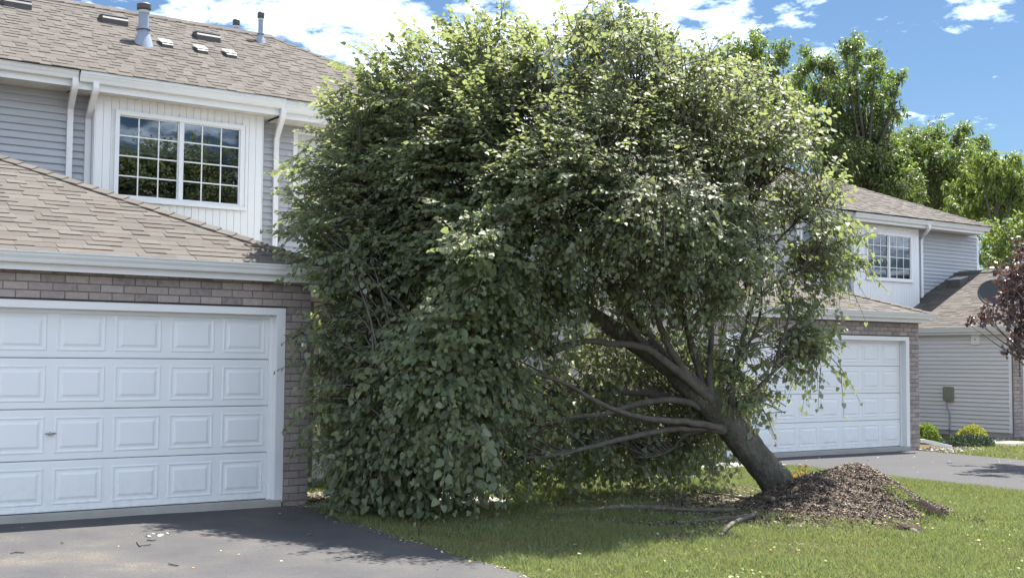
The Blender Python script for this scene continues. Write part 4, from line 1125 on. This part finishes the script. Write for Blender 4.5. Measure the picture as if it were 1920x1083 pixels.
# fringe along the outline: single shoots that stick out
pl = np.array(crown_poly, float); seg = np.roll(pl, -1, 0) - pl; cum = np.concatenate([[0], np.cumsum(np.linalg.norm(seg, axis=1))])
u_ = rng.uniform(0, cum[-1], 420); i_ = np.clip(np.searchsorted(cum, u_) - 1, 0, len(pl) - 1); w_ = (u_ - cum[i_])/np.linalg.norm(seg[i_], axis=1)
ed = pl[i_] + seg[i_]*w_[:, None]; nn_ = np.stack([seg[i_][:, 1], -seg[i_][:, 0]], -1); nn_ = nn_/np.linalg.norm(nn_, axis=1, keepdims=True)
keepf = rng.random(420) < np.where(ed[:, 1] > 560, .5, 1); ed, nn_ = ed[keepf], nn_[keepf]
outf = unit(nn_[:, :1]*CR + (-nn_[:, 1:])*np.array([0, 0, 1.0]) + rng.normal(0, .25, (len(ed), 3)))
pf = world(ed[:, 0], ed[:, 1], rng.uniform(-.6, .6, len(ed)) + back_shift(ed[:, 0], ed[:, 1])) - outf*rng.uniform(.15, .5, (len(ed), 1))
a = sprays(pf, outf, 3, (.30, .58), 11, (.05, .088), spread=.45, up=.12, droop=(.05, .35), hang=hangs(ed[:, 0], ed[:, 1]), bias=LEAN*.7)
allp.append(a[0]); allf.append(a[1]); alls.append(a[2]); paths_all.append(a[3]); cores.append(pf)
# thin curtain hanging behind the bare limbs
x, y = sample_poly(hang_poly, 240)
s = rng.uniform(.5, 2.4, 240); p = world(x, y, s); o_ = unit(np.tile(-fh, (240, 1)) + rng.normal(0, .3, (240, 3)))
a = sprays(p, o_, 6, (.3, .6), 10, (.05, .085), droop=(.6, 1.1)); allp.append(a[0]); allf.append(a[1]); alls.append(a[2]); paths_all.append(a[3]); cores.append(p)
# leafy lower right boughs
for poly, n in (([(1445,575),(1500,545),(1572,630),(1556,662),(1490,672),(1448,640)], 15), ([(1360,680),(1395,650),(1420,720),(1405,775),(1390,760)], 6)):
    x, y = sample_poly(poly, n); s = rng.uniform(-.4, .5, n); p = world(x, y, s); o_ = unit(rng.normal(0, .6, (n, 3)) + np.array([0, 0, .2]))
    a = sprays(p, o_, 6, (.25, .5), 10, (.052, .09)); allp.append(a[0]); allf.append(a[1]); alls.append(a[2]); paths_all.append(a[3]); cores.append(p)
x, y = sample_poly([(575,330),(600,215),(690,135),(800,90),(905,52),(1000,70),(900,200),(760,300),(700,460),(575,470)], 210)
s = rng.uniform(-1.0, .4, 210) + back_shift(x, y); p = world(x, y, s) - CR*-.25 - np.array([0, 0, .25]); o_ = unit(rng.normal(0, .5, (210, 3)) - CR*.5 + np.array([0, 0, .6]))
a = sprays(p, o_, 7, (.25, .55), 12, (.045, .075), hang=np.full(210, .25)); allp.append(a[0]); allf.append(a[1]); alls.append(a[2]); paths_all.append(a[3]); cores.append(p)
x, y = sample_poly([(600,420),(770,420),(790,900),(640,905),(600,820),(592,650)], 150)
s = rng.uniform(.1, 1.7, 150); p = world(x, y, s); o_ = unit(rng.normal(0, .6, (150, 3)) - fh*.4)
a = sprays(p, o_, 8, (.25, .55), 11, (.055, .09), hang=np.full(150, .8)); allp.append(a[0]); allf.append(a[1]); alls.append(a[2]); paths_all.append(a[3]); cores.append(p)
for poly, n, s0_, s1_, c_, hg in (([(1060,60),(1160,40),(1330,125),(1470,195),(1540,270),(1480,330),(1300,290),(1100,250)], 170, -1.6, .9, 6, .45),
                                 ([(1060,430),(1200,400),(1340,400),(1420,520),(1340,600),(1230,560),(1120,560),(1050,640)], 110, -1.5, 1.3, 6, .8)):
    x, y = sample_poly(poly, n); s = rng.uniform(s0_, s1_, n); p = world(x, y, s) - np.array([0, 0, -.05]); o_ = unit(rng.normal(0, .5, (n, 3)) - fh*.3 + np.array([0, 0, .35]))
    a = sprays(p, o_, c_, (.25, .55), 11, (.044, .078), hang=np.full(n, hg), bias=LEAN*.5); allp.append(a[0]); allf.append(a[1]); alls.append(a[2]); paths_all.append(a[3]); cores.append(p)
x, y = sample_poly([(1270,380),(1330,330),(1480,330),(1590,420),(1595,500),(1540,540),(1450,520),(1380,480),(1300,470)], 60)
s = rng.uniform(-.9, .9, 60); p = world(x, y, s); o_ = unit(rng.normal(0, .5, (60, 3)) + CR*.35 + np.array([0, 0, .3]))
a = sprays(p, o_, 4, (.25, .5), 10, (.048, .08), hang=np.full(60, .8)); allp.append(a[0]); allf.append(a[1]); alls.append(a[2]); paths_all.append(a[3]); cores.append(p)
P_ = np.concatenate(allp); F_ = np.concatenate(allf); Z_ = np.concatenate(alls); PT = np.concatenate(paths_all); CO = np.concatenate(cores)
dd_ = (P_ - CP) @ _f; px_ = IW/2 + FPX*((P_ - CP) @ CR)/dd_
ok = clear_of_house(P_) & (rng.random(len(P_)) < np.where(P_[:, 2] > 5.3, 1.0, np.interp(px_, [900, 1150], [1.0, .70]))); P_, F_, Z_ = P_[ok], F_[ok], Z_[ok]
okp = clear_of_house(PT[:, -1]); PT = PT[okp]
depth = (P_ - CP) @ _f
order = np.argsort(depth/Z_)          # those that show largest
single_leaves, rest = order[:300], order[300:]
print('leaves', len(P_), 'shoots', len(PT), 'cores', len(CO))
link('crown', leaf_mesh('crown', P_[rest] - TBv, F_[rest], Z_[rest], 'leaf', 'heart'), LIN, kind='stuff')
LV, LT = leaf_template('heart'); leaf_me = np_mesh('leaf', LV, LT, MT['leaf'])
for i in single_leaves:
    o = link('leaf', leaf_me, LIN)
    Rm = F_[i]; p = P_[i] - TBv; z = Z_[i]
    o.matrix_local = Matrix(((Rm[0,0]*z, Rm[0,1]*z, Rm[0,2]*z, p[0]), (Rm[1,0]*z, Rm[1,1]*z, Rm[1,2]*z, p[1]), (Rm[2,0]*z, Rm[2,1]*z, Rm[2,2]*z, p[2]), (0, 0, 0, 1)))
link('shoots', tubes_mesh('shoots', PT - TBv, np.linspace(.0075, .0022, 7)[None]*np.ones((len(PT), 1)), 'limb', 3), LIN, kind='stuff')
LB = np.concatenate([l[:-2] for l in LIMBS]); br = []
for c in CO:
    rel = c - TBv; d = np.linalg.norm(LB - rel, axis=1) + .6*np.clip(LB[:, 2] - rel[2] + .2, 0, 9)
    j = int(rng.choice(np.argsort(d)[:14])); A = LB[j]; mid = (A + rel)/2 + np.array([0, 0, .18*np.linalg.norm(A - rel)]) + rng.normal(0, .08, 3)
    t = np.linspace(0, 1, 8)[:, None]; br.append((1 - t)**2*A + 2*t*(1 - t)*mid + t*t*rel)
br = np.array(br); br = br[np.linalg.norm(br[:, 0] - br[:, -1], axis=1) < 1.7]; ln = np.linalg.norm(br[:, 0] - br[:, -1], axis=1)
link('branches', tubes_mesh('branches', br, np.linspace(1, .35, 8)[None]*np.clip(.006 + .007*ln, .006, .020)[:, None], 'limb', 5), LIN, kind='stuff')

# ------------------------------------------------------------------ standing trees beyond the houses
def tree(label, base, clumps, leafmat, kind, lsize, per, group=None, tr=.16, cat='tree', name='tree', droop=.0, limbs=True, top=None):
    base = np.array(base, float)
    R = thing(name, label, cat, tuple(base), group)
    C_ = np.array([c[:3] for c in clumps]) - base; r_ = np.array([c[3] for c in clumps])
    pos, tip, nor = [], [], []
    for c, r in zip(C_, r_):
        n = int(per*r*r*3.2)
        sub = c + unit(rng.normal(0, 1, (26, 3)))*r*rng.uniform(.35, 1.2, (26, 1)); sub[:, 2] += rng.uniform(-.1, .5, 26)*r
        pick = sub[rng.integers(0, 26, n)]
        d = unit(rng.normal(0, 1, (n, 3))); p = pick + d*np.abs(rng.normal(0, 1, (n, 1)))**.7*r*.25*np.array([.8, .8, 1.25])
        o = unit(p - c)
        pos.append(p); tip.append(d*.5 + DOWN*(.5 + droop) + rng.normal(0, .4, (n, 3))); nor.append(o*.5 + np.array([0, 0, .8]) + rng.normal(0, .5, (n, 3)))
    pos = np.concatenate(pos); Fr = leaf_frames(np.concatenate(tip), np.concatenate(nor))
    link('crown', leaf_mesh('crown', pos, Fr, rng.uniform(lsize*.75, lsize*1.25, len(pos)), leafmat, kind), R, kind='stuff')
    top = C_.mean(0) if top is None else np.array(top) - base
    tpath = spline([(0, 0, -.1), top*.35 + np.array([.1, 0, 0]), top*.7, top], 14)
    m = MB(); m.sweep(tpath, [tr*(1 - .75*i/13) for i in range(14)], 9, rough=.1); m.build('trunk', MT['bark'], R, True)
    if limbs:
        for c, r in zip(C_, r_):
            A = tpath[int(min(12, max(4, 13*(c[2]*.72)/max(top[2], .1))))]
            m = MB(); m.sweep(spline([A, (A + c)/2 + np.array([0, 0, .12*np.linalg.norm(c - A)*-1]), c], 8), [tr*.33*(1 - .8*i/7) for i in range(8)], 5, rough=.1); m.build('limb', MT['limb'], R, True)
    return R
def cl(px, D):
    out = []
    for x, y, rp in px:
        q = at(x, y, D=D + random.uniform(-1.2, 1.2)); out.append((*q, rp/FPX*D))
    return out
def foot(x, D, z=-.2):
    q = at(x, 690, D=D); return (q[0], q[1], z)
tree('tall airy green tree with its tip against the sky behind the leaning crown', foot(1628, 46),
     cl([(1600,120,34),(1562,150,36),(1640,145,26),(1500,170,42),(1560,200,46),(1620,195,40),(1665,150,16),(1650,185,24),(1530,250,50),(1600,265,52),(1650,235,30),(1665,275,24),(1620,320,46),(1570,330,46),(1660,330,36),(1505,230,40),(1600,85,18),(1585,95,16),(1510,100,14),(1512,130,20),(1640,110,16),(1690,140,12),(1675,165,16),(1600,300,46),(1640,290,40),(1560,280,46),(1620,240,40),(1680,300,30),(1640,350,50),(1580,370,50),(1690,350,36),(1680,210,18),(1545,120,20)], 46), 'ash', 'lance', .165, 800, 'trees beyond the far house', .26, top=at(1622, 200, D=46))
tree('leafy green tree rising just over the right shoulder of the leaning crown', foot(1420, 42),
     cl([(1380,110,32),(1420,92,26),(1440,130,36),(1395,150,40),(1350,150,34),(1460,170,36),(1420,190,46),(1370,210,50),(1470,220,44),(1415,70,14),(1468,95,18),(1340,115,20),(1440,260,56),(1365,290,56)], 42), 'ash', 'lance', .165, 780, 'trees beyond the far house', .24, top=at(1415, 150, D=42))
tree('dark green bushy tree standing behind the far roof, left of the pale willowy one', foot(1760, 48),
     cl([(1725,270,34),(1765,262,30),(1800,270,30),(1830,290,24),(1740,310,40),(1790,310,36),(1700,310,34),(1700,350,36),(1750,350,42),(1690,270,24),(1820,320,28),(1665,345,30),(1780,380,40),(1840,265,14)], 48), 'ash', 'lance', .17, 850, 'trees beyond the far house', .26, top=at(1758, 290, D=48))
tree('pale yellow green willowy tree behind the right end of the far roof', foot(1868, 44),
     cl([(1840,310,26),(1875,320,30),(1905,330,30),(1830,350,36),(1880,360,40),(1915,370,30),(1800,370,28),(1850,395,38),(1900,410,36),(1860,300,16),(1905,300,14),(1790,400,26),(1940,340,40),(1950,420,40)], 44), 'willow', 'lance', .165, 780, 'trees beyond the far house', .25, droop=.5, top=at(1870, 330, D=44))
tree('low bright green tree showing between the far house corner and the purple tree', foot(1880, 38),
     cl([(1860,440,22),(1885,460,28),(1850,480,20),(1910,440,28),(1870,500,26),(1935,470,34),(1900,500,30)], 38), 'willow', 'lance', .15, 900, 'trees beyond the far house', .18, top=at(1885, 455, D=38))
tree('hazy green tree furthest back, filling the gap between the tall tree and the bushy one', foot(1700, 58),
     cl([(1650,380,50),(1700,360,54),(1690,310,44),(1740,350,50),(1780,380,50),(1660,300,40),(1640,420,50),(1800,340,44),(1840,380,50),(1720,410,50),(1880,390,50),(1900,350,40)], 58), 'ash', 'lance', .19, 640, 'trees beyond the far house', .28, top=at(1710, 350, D=58))
# the purple leaved tree, its trunk beyond the right edge
D6 = 21.6
tree('purple leaved ornamental tree reaching in from the right edge', foot(2010, D6),
     cl([(1912,505,26),(1890,520,20),(1870,505,12),(1900,545,26),(1880,560,18),(1915,575,26),(1905,610,22),(1930,545,36),(1895,590,16),(1868,590,14),(1845,588,14),(1826,598,10),(1815,606,7),(1850,600,12),(1900,640,18),(1885,655,10),(1915,660,16),(1912,470,18),(1960,520,60),(1970,600,60),(2010,460,70),(2030,560,80),(2000,660,50)], D6), 'purple', 'oval', .075, 1050, None, .10, name='purple_tree', top=at(2000, 540, D=D6))
# ------------------------------------------------------------------ shrubs
def shrub(label, x, y, D, w, h, leafmat, kind, ls, n, cat='shrub', name='shrub', flat=False, group=None, z=None):
    q = at(x, y, D=D); b = np.array([q[0], q[1], float(zg(q[0], q[1]))])
    R = thing(name, label, cat, tuple(b), group)
    d = unit(rng.normal(0, 1, (n, 3))); d[:, 2] = np.abs(d[:, 2])
    rad = rng.uniform(.72, 1.0, (n, 1))*(1 + .05*np.sin(d[:, :1]*9)*np.cos(d[:, 1:2]*8))
    p = d*rad*np.array([w/2, w/2*(.8 if flat else .9), h])
    tip = d*.8 + rng.normal(0, .5, (n, 3)) + np.array([0, 0, .3]); nor = d + rng.normal(0, .5, (n, 3))
    link('foliage', leaf_mesh('foliage', p, leaf_frames(tip, nor), rng.uniform(ls*.7, ls*1.3, n), leafmat, kind), R, kind='stuff')
    st = MB()
    for i in range(7):
        an = i*.9; st.sweep([(.03*math.cos(an), .03*math.sin(an), -.05), (w*.18*math.cos(an), w*.18*math.sin(an), h*.4), (w*.34*math.cos(an), w*.34*math.sin(an), h*.75)], [.012, .009, .004], 5)
    st.build('stems', MT['limb'], R, kind='stuff')
    return R
shrub('round golden shrub against the pale siding', 1823, 812, 27.2, .74, .40, 'goldleaf', 'oval', .045, 2600)
shrub('low spreading grey green juniper in front of the golden shrub', 1812, 834, 26.2, 1.35, .23, 'juniper', 'lance', .06, 3600, flat=True)
shrub('small green shrub tucked behind the brick corner', 1738, 818, 27.0, .62, .44, 'limeleaf', 'oval', .05, 1700)
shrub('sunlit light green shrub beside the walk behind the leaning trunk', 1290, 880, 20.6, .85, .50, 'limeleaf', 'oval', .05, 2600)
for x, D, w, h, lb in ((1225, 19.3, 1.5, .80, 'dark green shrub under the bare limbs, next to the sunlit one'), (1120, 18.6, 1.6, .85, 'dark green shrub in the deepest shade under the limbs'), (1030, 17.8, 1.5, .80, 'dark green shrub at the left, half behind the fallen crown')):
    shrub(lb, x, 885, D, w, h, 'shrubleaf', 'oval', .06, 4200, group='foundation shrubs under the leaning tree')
# seedling beside the trunk foot
q = at(1510, 898, D=16.4); q[2] = float(ground_top(q[0], q[1])) - .02
SP = thing('seedling', 'spindly seedling with red and yellow leaves between trunk and mulch mound', 'plant', tuple(q))
st = MB(); lp, lt, ln_ = [], [], []
for i in range(7):
    a = rng.normal(0, .10, 2); h = rng.uniform(.18, .40); e = np.array([a[0]*1.3, a[1], h]); st.sweep([(a[0]*.3, a[1]*.3, 0), e*.5 + np.array([0, 0, .03]), e], [.006, .005, .003], 5)
    for t in np.linspace(.3, 1, 8): lp.append(e*t + rng.normal(0, .015, 3)); lt.append(rng.normal(0, 1, 3)); ln_.append(rng.normal(0, .6, 3) + np.array([0, 0, .6]))
st.build('stems', MT['limb'], SP, kind='stuff')
link('foliage', leaf_mesh('foliage', np.array(lp), leaf_frames(np.array(lt), np.array(ln_)), rng.uniform(.045, .075, len(lp)), 'saplingleaf', 'oval'), SP, kind='stuff')

# ------------------------------------------------------------------ the mound of mulch
uu = np.arange(3.9, 8.3, .045); vv = np.arange(-5.9, -1.6, .045); A_, B_ = np.meshgrid(uu, vv, indexing='ij')
H_ = mound_h(A_, B_); bump_ = .012*np.sin(A_*31 + B_*17) + .010*np.sin(A_*53 - B_*41) + rng.normal(0, .006, A_.shape)
Zm = zg(A_, B_) + lumps(A_, B_) + H_ + bump_*np.clip(H_*8, 0, 1) - .025*(H_ < .035) - .03*(H_ < .02)
nu, nv = A_.shape; idx = np.arange(nu*nv).reshape(nu, nv); Qd = np.stack([idx[:-1, :-1], idx[1:, :-1], idx[1:, 1:], idx[:-1, 1:]], -1).reshape(-1, 4)
keepq = (H_ > .012)[:-1, :-1].reshape(-1)
me = np_mesh('mulch_mound', np.stack([A_, B_, Zm], -1).reshape(-1, 3), Qd[keepq], MT['mound'], True)
MO = link('mulch_mound', me, None, None, kind='structure')
# mulch chips: over the mound and thinly around the roots
def scatter(n, u0, u1, v0, v1, prob):
    u = rng.uniform(u0, u1, n); v = rng.uniform(v0, v1, n); k = rng.random(n) < prob(u, v); return u[k], v[k]
def bare(u, v):
    """bare, littered earth left of the trunk (0..1)"""
    c = at(1340, 935, Z=-.12); a = (u - c[0])*MR[0] + (v - c[1])*MR[1]; b = (u - c[0])*MF[0] + (v - c[1])*MF[1]
    return np.clip(1.4*np.exp(-((a - .05)/1.15)**2 - ((b + .1)/1.15)**2), 0, 1)
def thin(u, v):
    """worn, littered patches in the grass beneath the leaning crown (0..1)"""
    n = .5 + .5*np.sin(u*2.3 + 1.4*np.sin(v*1.9))*np.sin(v*3.1 + 1.3*np.sin(u*1.7))
    return np.clip(n*1.5 - .45, 0, 1)*np.exp(-np.abs((u - 4.2)/2.6)**4 - np.abs((v + 2.6)/2.3)**4)
def bed(u, v):
    """mulch bed under the foundation shrubs"""
    c = at(1080, 893, Z=-.12); a = (u - c[0])*MR[0] + (v - c[1])*MR[1]; b = (u - c[0])*MF[0] + (v - c[1])*MF[1]
    return np.exp(-np.abs((a - .1)/2.3)**4 - np.abs((b - .85)/1.5)**4)
def chips(name, u, v, lmin, lmax, mat, kind='stuff', flatness=.35, label=None):
    n = len(u); z = ground_top(u, v) + np.where(mound_h(u, v) > .03, .012*np.sin(u*31 + v*17), 0) + .006
    d = unit(np.stack([rng.normal(0, 1, n), rng.normal(0, 1, n), rng.normal(0, flatness, n)], -1)); up_ = unit(rng.normal(0, flatness*1.2, (n, 3)) + np.array([0, 0, 1.0]))
    sd = unit(np.cross(d, up_)); up_ = np.cross(sd, d)
    l = rng.uniform(lmin, lmax, n)[:, None]; w = l*rng.uniform(.18, .4, n)[:, None]; h = w*.35
    c = np.stack([u, v, z], -1)
    cs = [c - d*l/2 - sd*w/2, c + d*l/2 - sd*w/2*.6, c + d*l/2 + sd*w/2, c - d*l/2 + sd*w/2*.7, c + up_*h - d*l*.3, c + up_*h + d*l*.3]
    V = np.stack(cs, 1).reshape(-1, 3); T = np.array([(0,1,5),(0,5,4),(1,2,5),(2,3,4),(2,4,5),(3,0,4)])
    Tt = (T[None] + (np.arange(n)*6)[:, None, None]).reshape(-1, 3)
    return link(name, np_mesh(name, V, Tt, MT[mat]), None, kind=kind)
u, v = scatter(120000, 4.0, 8.0, -5.6, -1.7, lambda u, v: np.clip(mound_h(u, v)*9 - .15, 0, 1))
chips('mulch', u, v, .014, .055, 'mulch', flatness=.42)
u, v = scatter(60000, 2.4, 8.2, -5.4, 1.0, lambda u, v: np.clip(bare(u, v)*.75 + .55*thin(u, v), 0, 1)*(mound_h(u, v) < .05))
u2, v2 = scatter(22000, 2.0, 9.5, -1.5, 3.2, lambda u, v: bed(u, v)*.6)
chips('mulch', np.concatenate([u, u2]), np.concatenate([v, v2]), .02, .065, 'mulch', flatness=.3)
# stones at the brick piers
def stones(name, n, u0, u1, v0, v1, s0, s1):
    u = rng.uniform(u0, u1, n); v = rng.uniform(v0, v1, n); s = rng.uniform(s0, s1, n)
    O8 = np.array([(1,0,0),(0,1,0),(-1,0,0),(0,-1,0),(0,0,.7),(0,0,-.7)], float); T = np.array([(0,1,4),(1,2,4),(2,3,4),(3,0,4),(1,0,5),(2,1,5),(3,2,5),(0,3,5)])
    V = O8[None]*s[:, None, None]*rng.uniform(.6, 1.25, (n, 6, 1)); an = rng.uniform(0, 6.28, n); c_, s_ = np.cos(an)[:, None], np.sin(an)[:, None]
    V = np.stack([V[..., 0]*c_ - V[..., 1]*s_, V[..., 0]*s_ + V[..., 1]*c_, V[..., 2]], -1) + np.stack([u, v, zg(u, v) + s*.3], -1)[:, None]
    link(name, np_mesh(name, V.reshape(-1, 3), (T[None] + (np.arange(n)*6)[:, None, None]).reshape(-1, 3), MT['stone']), None, kind='stuff')
stones('gravel', 900, .30, 1.7, -.42, .9, .012, .036)
stones('gravel', 260, .18, .62, -.45, -.10, .008, .022)
stones('gravel', 240, 15.1, 17.0, 1.5, 2.5, .02, .05)
stones('gravel', 300, 18.5, 21.2, 3.0, 3.8, .02, .05)
q = at(1895, 833, D=26.8); m = MB(); 
r0 = [(.55*math.cos(a)*(1 + .1*math.sin(3*a)), .3*math.sin(a)) for a in np.linspace(0, 2*math.pi, 12, endpoint=False)]
m.add([(x, y, 0) for x, y in r0] + [(x*.9, y*.85, .07) for x, y in r0], [tuple(range(12, 24))] + [(i, (i+1) % 12, (i+1) % 12 + 12, i + 12) for i in range(12)])
o = m.build('stepping_stone', MT['concrete'], None, label='flat pale stone slab lying by the far brick corner', category='stone'); o.location = (q[0], q[1], float(zg(q[0], q[1])))

# ------------------------------------------------------------------ grass
def on_lawn(u, v):
    ok_ = ~in_drive(u, v)
    ok_ &= ~((u > .48) & (u < 1.63) & (v > -1.03) & (v < .9)) & ~((u > 1.6) & (u < 2.82) & (v > -1.05))
    ok_ &= ~((u > 8.07) & (u < 9.92) & (v > .98)) & ~((u > .2) & (u < 9.9) & (v > 1.9)) & ~((u > 6.88) & (u < 8.1) & (v > .98))
    ok_ &= ~((u > 15) & (v > 1.75 + (u - 15)*.3))
    return ok_
def blades(n, u0, u1, v0, v1, hmin, hmax, wdt, prob):
    u = rng.uniform(u0, u1, n); v = rng.uniform(v0, v1, n)
    k = on_lawn(u, v) & (rng.random(n) < prob(u, v)); u, v = u[k], v[k]; n = len(u)
    z = ground_top(u, v) - .004; an = rng.uniform(0, 6.283, n); h = rng.uniform(hmin, hmax, n)*(.85 + .3*np.sin(u*3.7 + 1.2*np.sin(v*2.3))*np.sin(v*2.9 + 1.5*np.sin(u*1.9)))
    ln_ = rng.normal(0, .45, (n, 2))*h[:, None]; w = wdt*rng.uniform(.6, 1.3, n)
    dx, dy = np.cos(an)*w, np.sin(an)*w
    V = np.stack([np.stack([u - dx, v - dy, z], -1), np.stack([u + dx, v + dy, z], -1), np.stack([u + ln_[:, 0], v + ln_[:, 1], z + h], -1)], 1).reshape(-1, 3)
    return V
def visible(u, v):
    d = np.stack([u, v, zg(u, v)], -1) - CP; zc_ = d @ _f; x = IW/2 + FPX*(d @ CR)/zc_
    return (zc_ > 6) & (x > -250) & (x < IW + 250)
pr_ = lambda u, v: np.clip(1 - .97*bare(u, v), 0, 1)*(1 - .96*thin(u, v))*(1 - np.clip(bed(u, v)*1.2, 0, 1))*(mound_h(u, v) < .07)*visible(u, v)
V = np.concatenate([blades(520000, -1.2, 10.1, -9.5, 2.0, .035, .075, .0065, pr_), blades(80000, 14.8, 24, -9, 3.6, .05, .085, .011, pr_)])
link('grass', np_mesh('grass', V, np.arange(len(V)).reshape(-1, 3), MT['grass']), None, kind='stuff')
print('blades', len(V)//3)
# torn turf round the hollow at the right of the mound
tu = []; 
for x, y, D, n in ((1700, 935, 14.0, 130), (1715, 950, 13.9, 130), (1770, 970, 13.8, 140), (1690, 945, 14.0, 90), (1745, 980, 13.6, 90)):
    q = at(x, y, D=D); pp = q + rng.normal(0, .09, (n, 3)); pp[:, 2] = ground_top(pp[:, 0], pp[:, 1]); d = unit(rng.normal(0, .7, (n, 3)) + np.array([0, 0, .55])); sd = unit(rng.normal(0, 1, (n, 3)))*.006; h = rng.uniform(.07, .17, (n, 1))
    tu.append(np.stack([pp - sd, pp + sd, pp + d*h], 1).reshape(-1, 3))
tu = np.concatenate(tu); link('torn_turf', np_mesh('torn_turf', tu, np.arange(len(tu)).reshape(-1, 3), MT['green']), None, kind='stuff')
# clods
for x, y, r_, lb in ((1705, 990, .10, 'dark clod of earth torn out in front of the mound'), (1835, 972, .06, 'small dark clod on the grass right of the mound')):
    q = at(x, y, Z=-.14); n = 60; d = unit(rng.normal(0, 1, (n, 3))); me = bpy.data.meshes.new('soil_clod'); import bmesh
    bm_ = bmesh.new(); [bm_.verts.new(tuple(p*r_*np.array([1.6, .8, .6])*random.uniform(.75, 1.1))) for p in d]; bmesh.ops.convex_hull(bm_, input=bm_.verts); bm_.to_mesh(me); bm_.free(); me.materials.append(MT['mound'])
    o = link('soil_clod', me, None, (q[0], q[1], float(ground_top(q[0], q[1])) + r_*.2), label=lb, category='soil clod'); o.rotation_euler = (0, 0, -1.0)

MT['hollowshade'] = M('hollow_shade_soil', [(.012,.009,.007),(.03,.023,.018),(.05,.04,.032)], .95, .1, noise=(30, 1.4, 5), bump=(40, 1.0, .03))  # near-black soil colour stands in for the shade inside the hollow
q = at(1722, 955, D=13.95); n = 90; d = unit(rng.normal(0, 1, (n, 3))); me = bpy.data.meshes.new('hollow_shade_clod'); bm_ = bmesh.new()
[bm_.verts.new(tuple(MR[0]*p[0]*.30 + MF[0]*p[1]*.15 if k == 0 else (MR[1]*p[0]*.30 + MF[1]*p[1]*.15 if k == 1 else p[2]*.17 - p[0]*.06) for k in range(3))) for p in d*rng.uniform(.8, 1.1, (n, 1))]
bmesh.ops.convex_hull(bm_, input=bm_.verts); bm_.to_mesh(me); bm_.free(); me.materials.append(MT['hollowshade'])
link('hollow_shade_clod', me, None, (q[0], q[1], float(zg(q[0], q[1])) + .07), label='dark soil clod standing in for the shaded hollow under lifted turf at the right end of the mulch mound', category='soil')
# ------------------------------------------------------------------ litter on the asphalt and grass
def fallen(name, n, region, smin, smax, mat, seed_):
    u, v = region; k = len(u); z = ground_top(u, v) + .018
    tip = unit(np.stack([rng.normal(0, 1, k), rng.normal(0, 1, k), rng.normal(0, .15, k)], -1)); nor = unit(rng.normal(0, .3, (k, 3)) + np.array([0, 0, 1.0]))
    link(name, leaf_mesh(name, np.stack([u, v, z], -1), leaf_frames(tip, nor), rng.uniform(smin, smax, k), mat, 'oval'), None, kind='stuff')
eu_ = rng.uniform(-7, -.3, 260); ee = edge_l(eu_) + rng.normal(0, .07, 260)
fallen('leaf_litter', 0, (np.concatenate([rng.uniform(-5, .1, 60), ee, rng.uniform(10, 15, 80)]), np.concatenate([rng.uniform(-6, -.3, 60), eu_, rng.uniform(-3, 1.8, 80)])), .015, .036, 'litter', 0)
u, v = scatter(4200, .3, 9, -7, 0, lambda u, v: .06 + .5*bare(u, v) + .6*thin(u, v))
fallen('leaf_litter', 0, (u, v), .02, .05, 'litter', 0)
u, v = scatter(900, -.6, 7.5, -5.5, -.2, lambda u, v: .015 + .40*np.exp(-((u - 1.2)/1.0)**2 - ((v + 1.5)/.8)**2) + .05*bare(u, v))
k = len(u); pz = ground_top(u, v) + np.where(in_drive(u, v), .02, .045)
link('torn_leaves', leaf_mesh('torn_leaves', np.stack([u, v, pz], -1), leaf_frames(np.stack([rng.normal(0, 1, k), rng.normal(0, 1, k), rng.normal(0, .2, k)], -1), rng.normal(0, .4, (k, 3)) + np.array([0, 0, 1.0])*np.where(rng.random(k) < .5, 1, -1)[:, None]), rng.uniform(.04, .075, k), 'leaf', 'heart'), None, kind='stuff')
u, v = scatter(1400, .3, 9.6, -8, -1, lambda u, v: on_lawn(u, v)*np.clip(.15 + .9*np.sin(u*1.7 + 2)*np.sin(v*1.4), 0, 1))
u = np.repeat(u, 4) + rng.normal(0, .025, len(u)*4); v = np.repeat(v, 4) + rng.normal(0, .025, len(v)*4); k = len(u)
link('lawn_weeds', leaf_mesh('lawn_weeds', np.stack([u, v, ground_top(u, v) + rng.uniform(.02, .055, k)], -1), leaf_frames(rng.normal(0, 1, (k, 3)), rng.normal(0, .35, (k, 3)) + np.array([0, 0, 1.0])), rng.uniform(.018, .034, k), 'limeleaf', 'oval'), None, kind='stuff')
for pts, lb in (([(256, 1025), (262, 1033), (276, 1031), (282, 1030)], 'forked twig lying on the near driveway'), ([(20, 1048), (28, 1046), (45, 1047)], 'short twig at the left on the near driveway'), ([(275, 1022), (284, 1023), (292, 1021)], 'tiny twig above the forked one on the near driveway'), ([(316, 1064), (326, 1066), (334, 1067)], 'straight twig near the bottom of the near driveway')):
    pp = [at(x, y, Z=-.14) for x, y in pts]; pp = [np.array((q[0], q[1], float(zg(q[0], q[1])) + .022)) for q in pp]
    m = MB(); m.sweep(pp, [.006]*len(pp), 5); o = m.build('twig', MT['limb'], None, label=lb, category='twig', group='twigs on the driveway')
q0 = at(305, 1010, Z=-.13); pos = np.array([(q0[0] + rng.normal(0, .09), q0[1] + rng.normal(0, .05), 0) for _ in range(9)]); pos[:, 2] = zg(pos[:, 0], pos[:, 1]) + .02
MT['pale'] = M('pale_petal', [(.62, .58, .42)], .6, .3)
link('petal_scraps', leaf_mesh('petal_scraps', pos, leaf_frames(rng.normal(0, 1, (9, 3)), np.array([0, 0, 1.0]) + rng.normal(0, .2, (9, 3))), rng.uniform(.03, .06, 9), 'pale', 'oval'), None, kind='stuff')
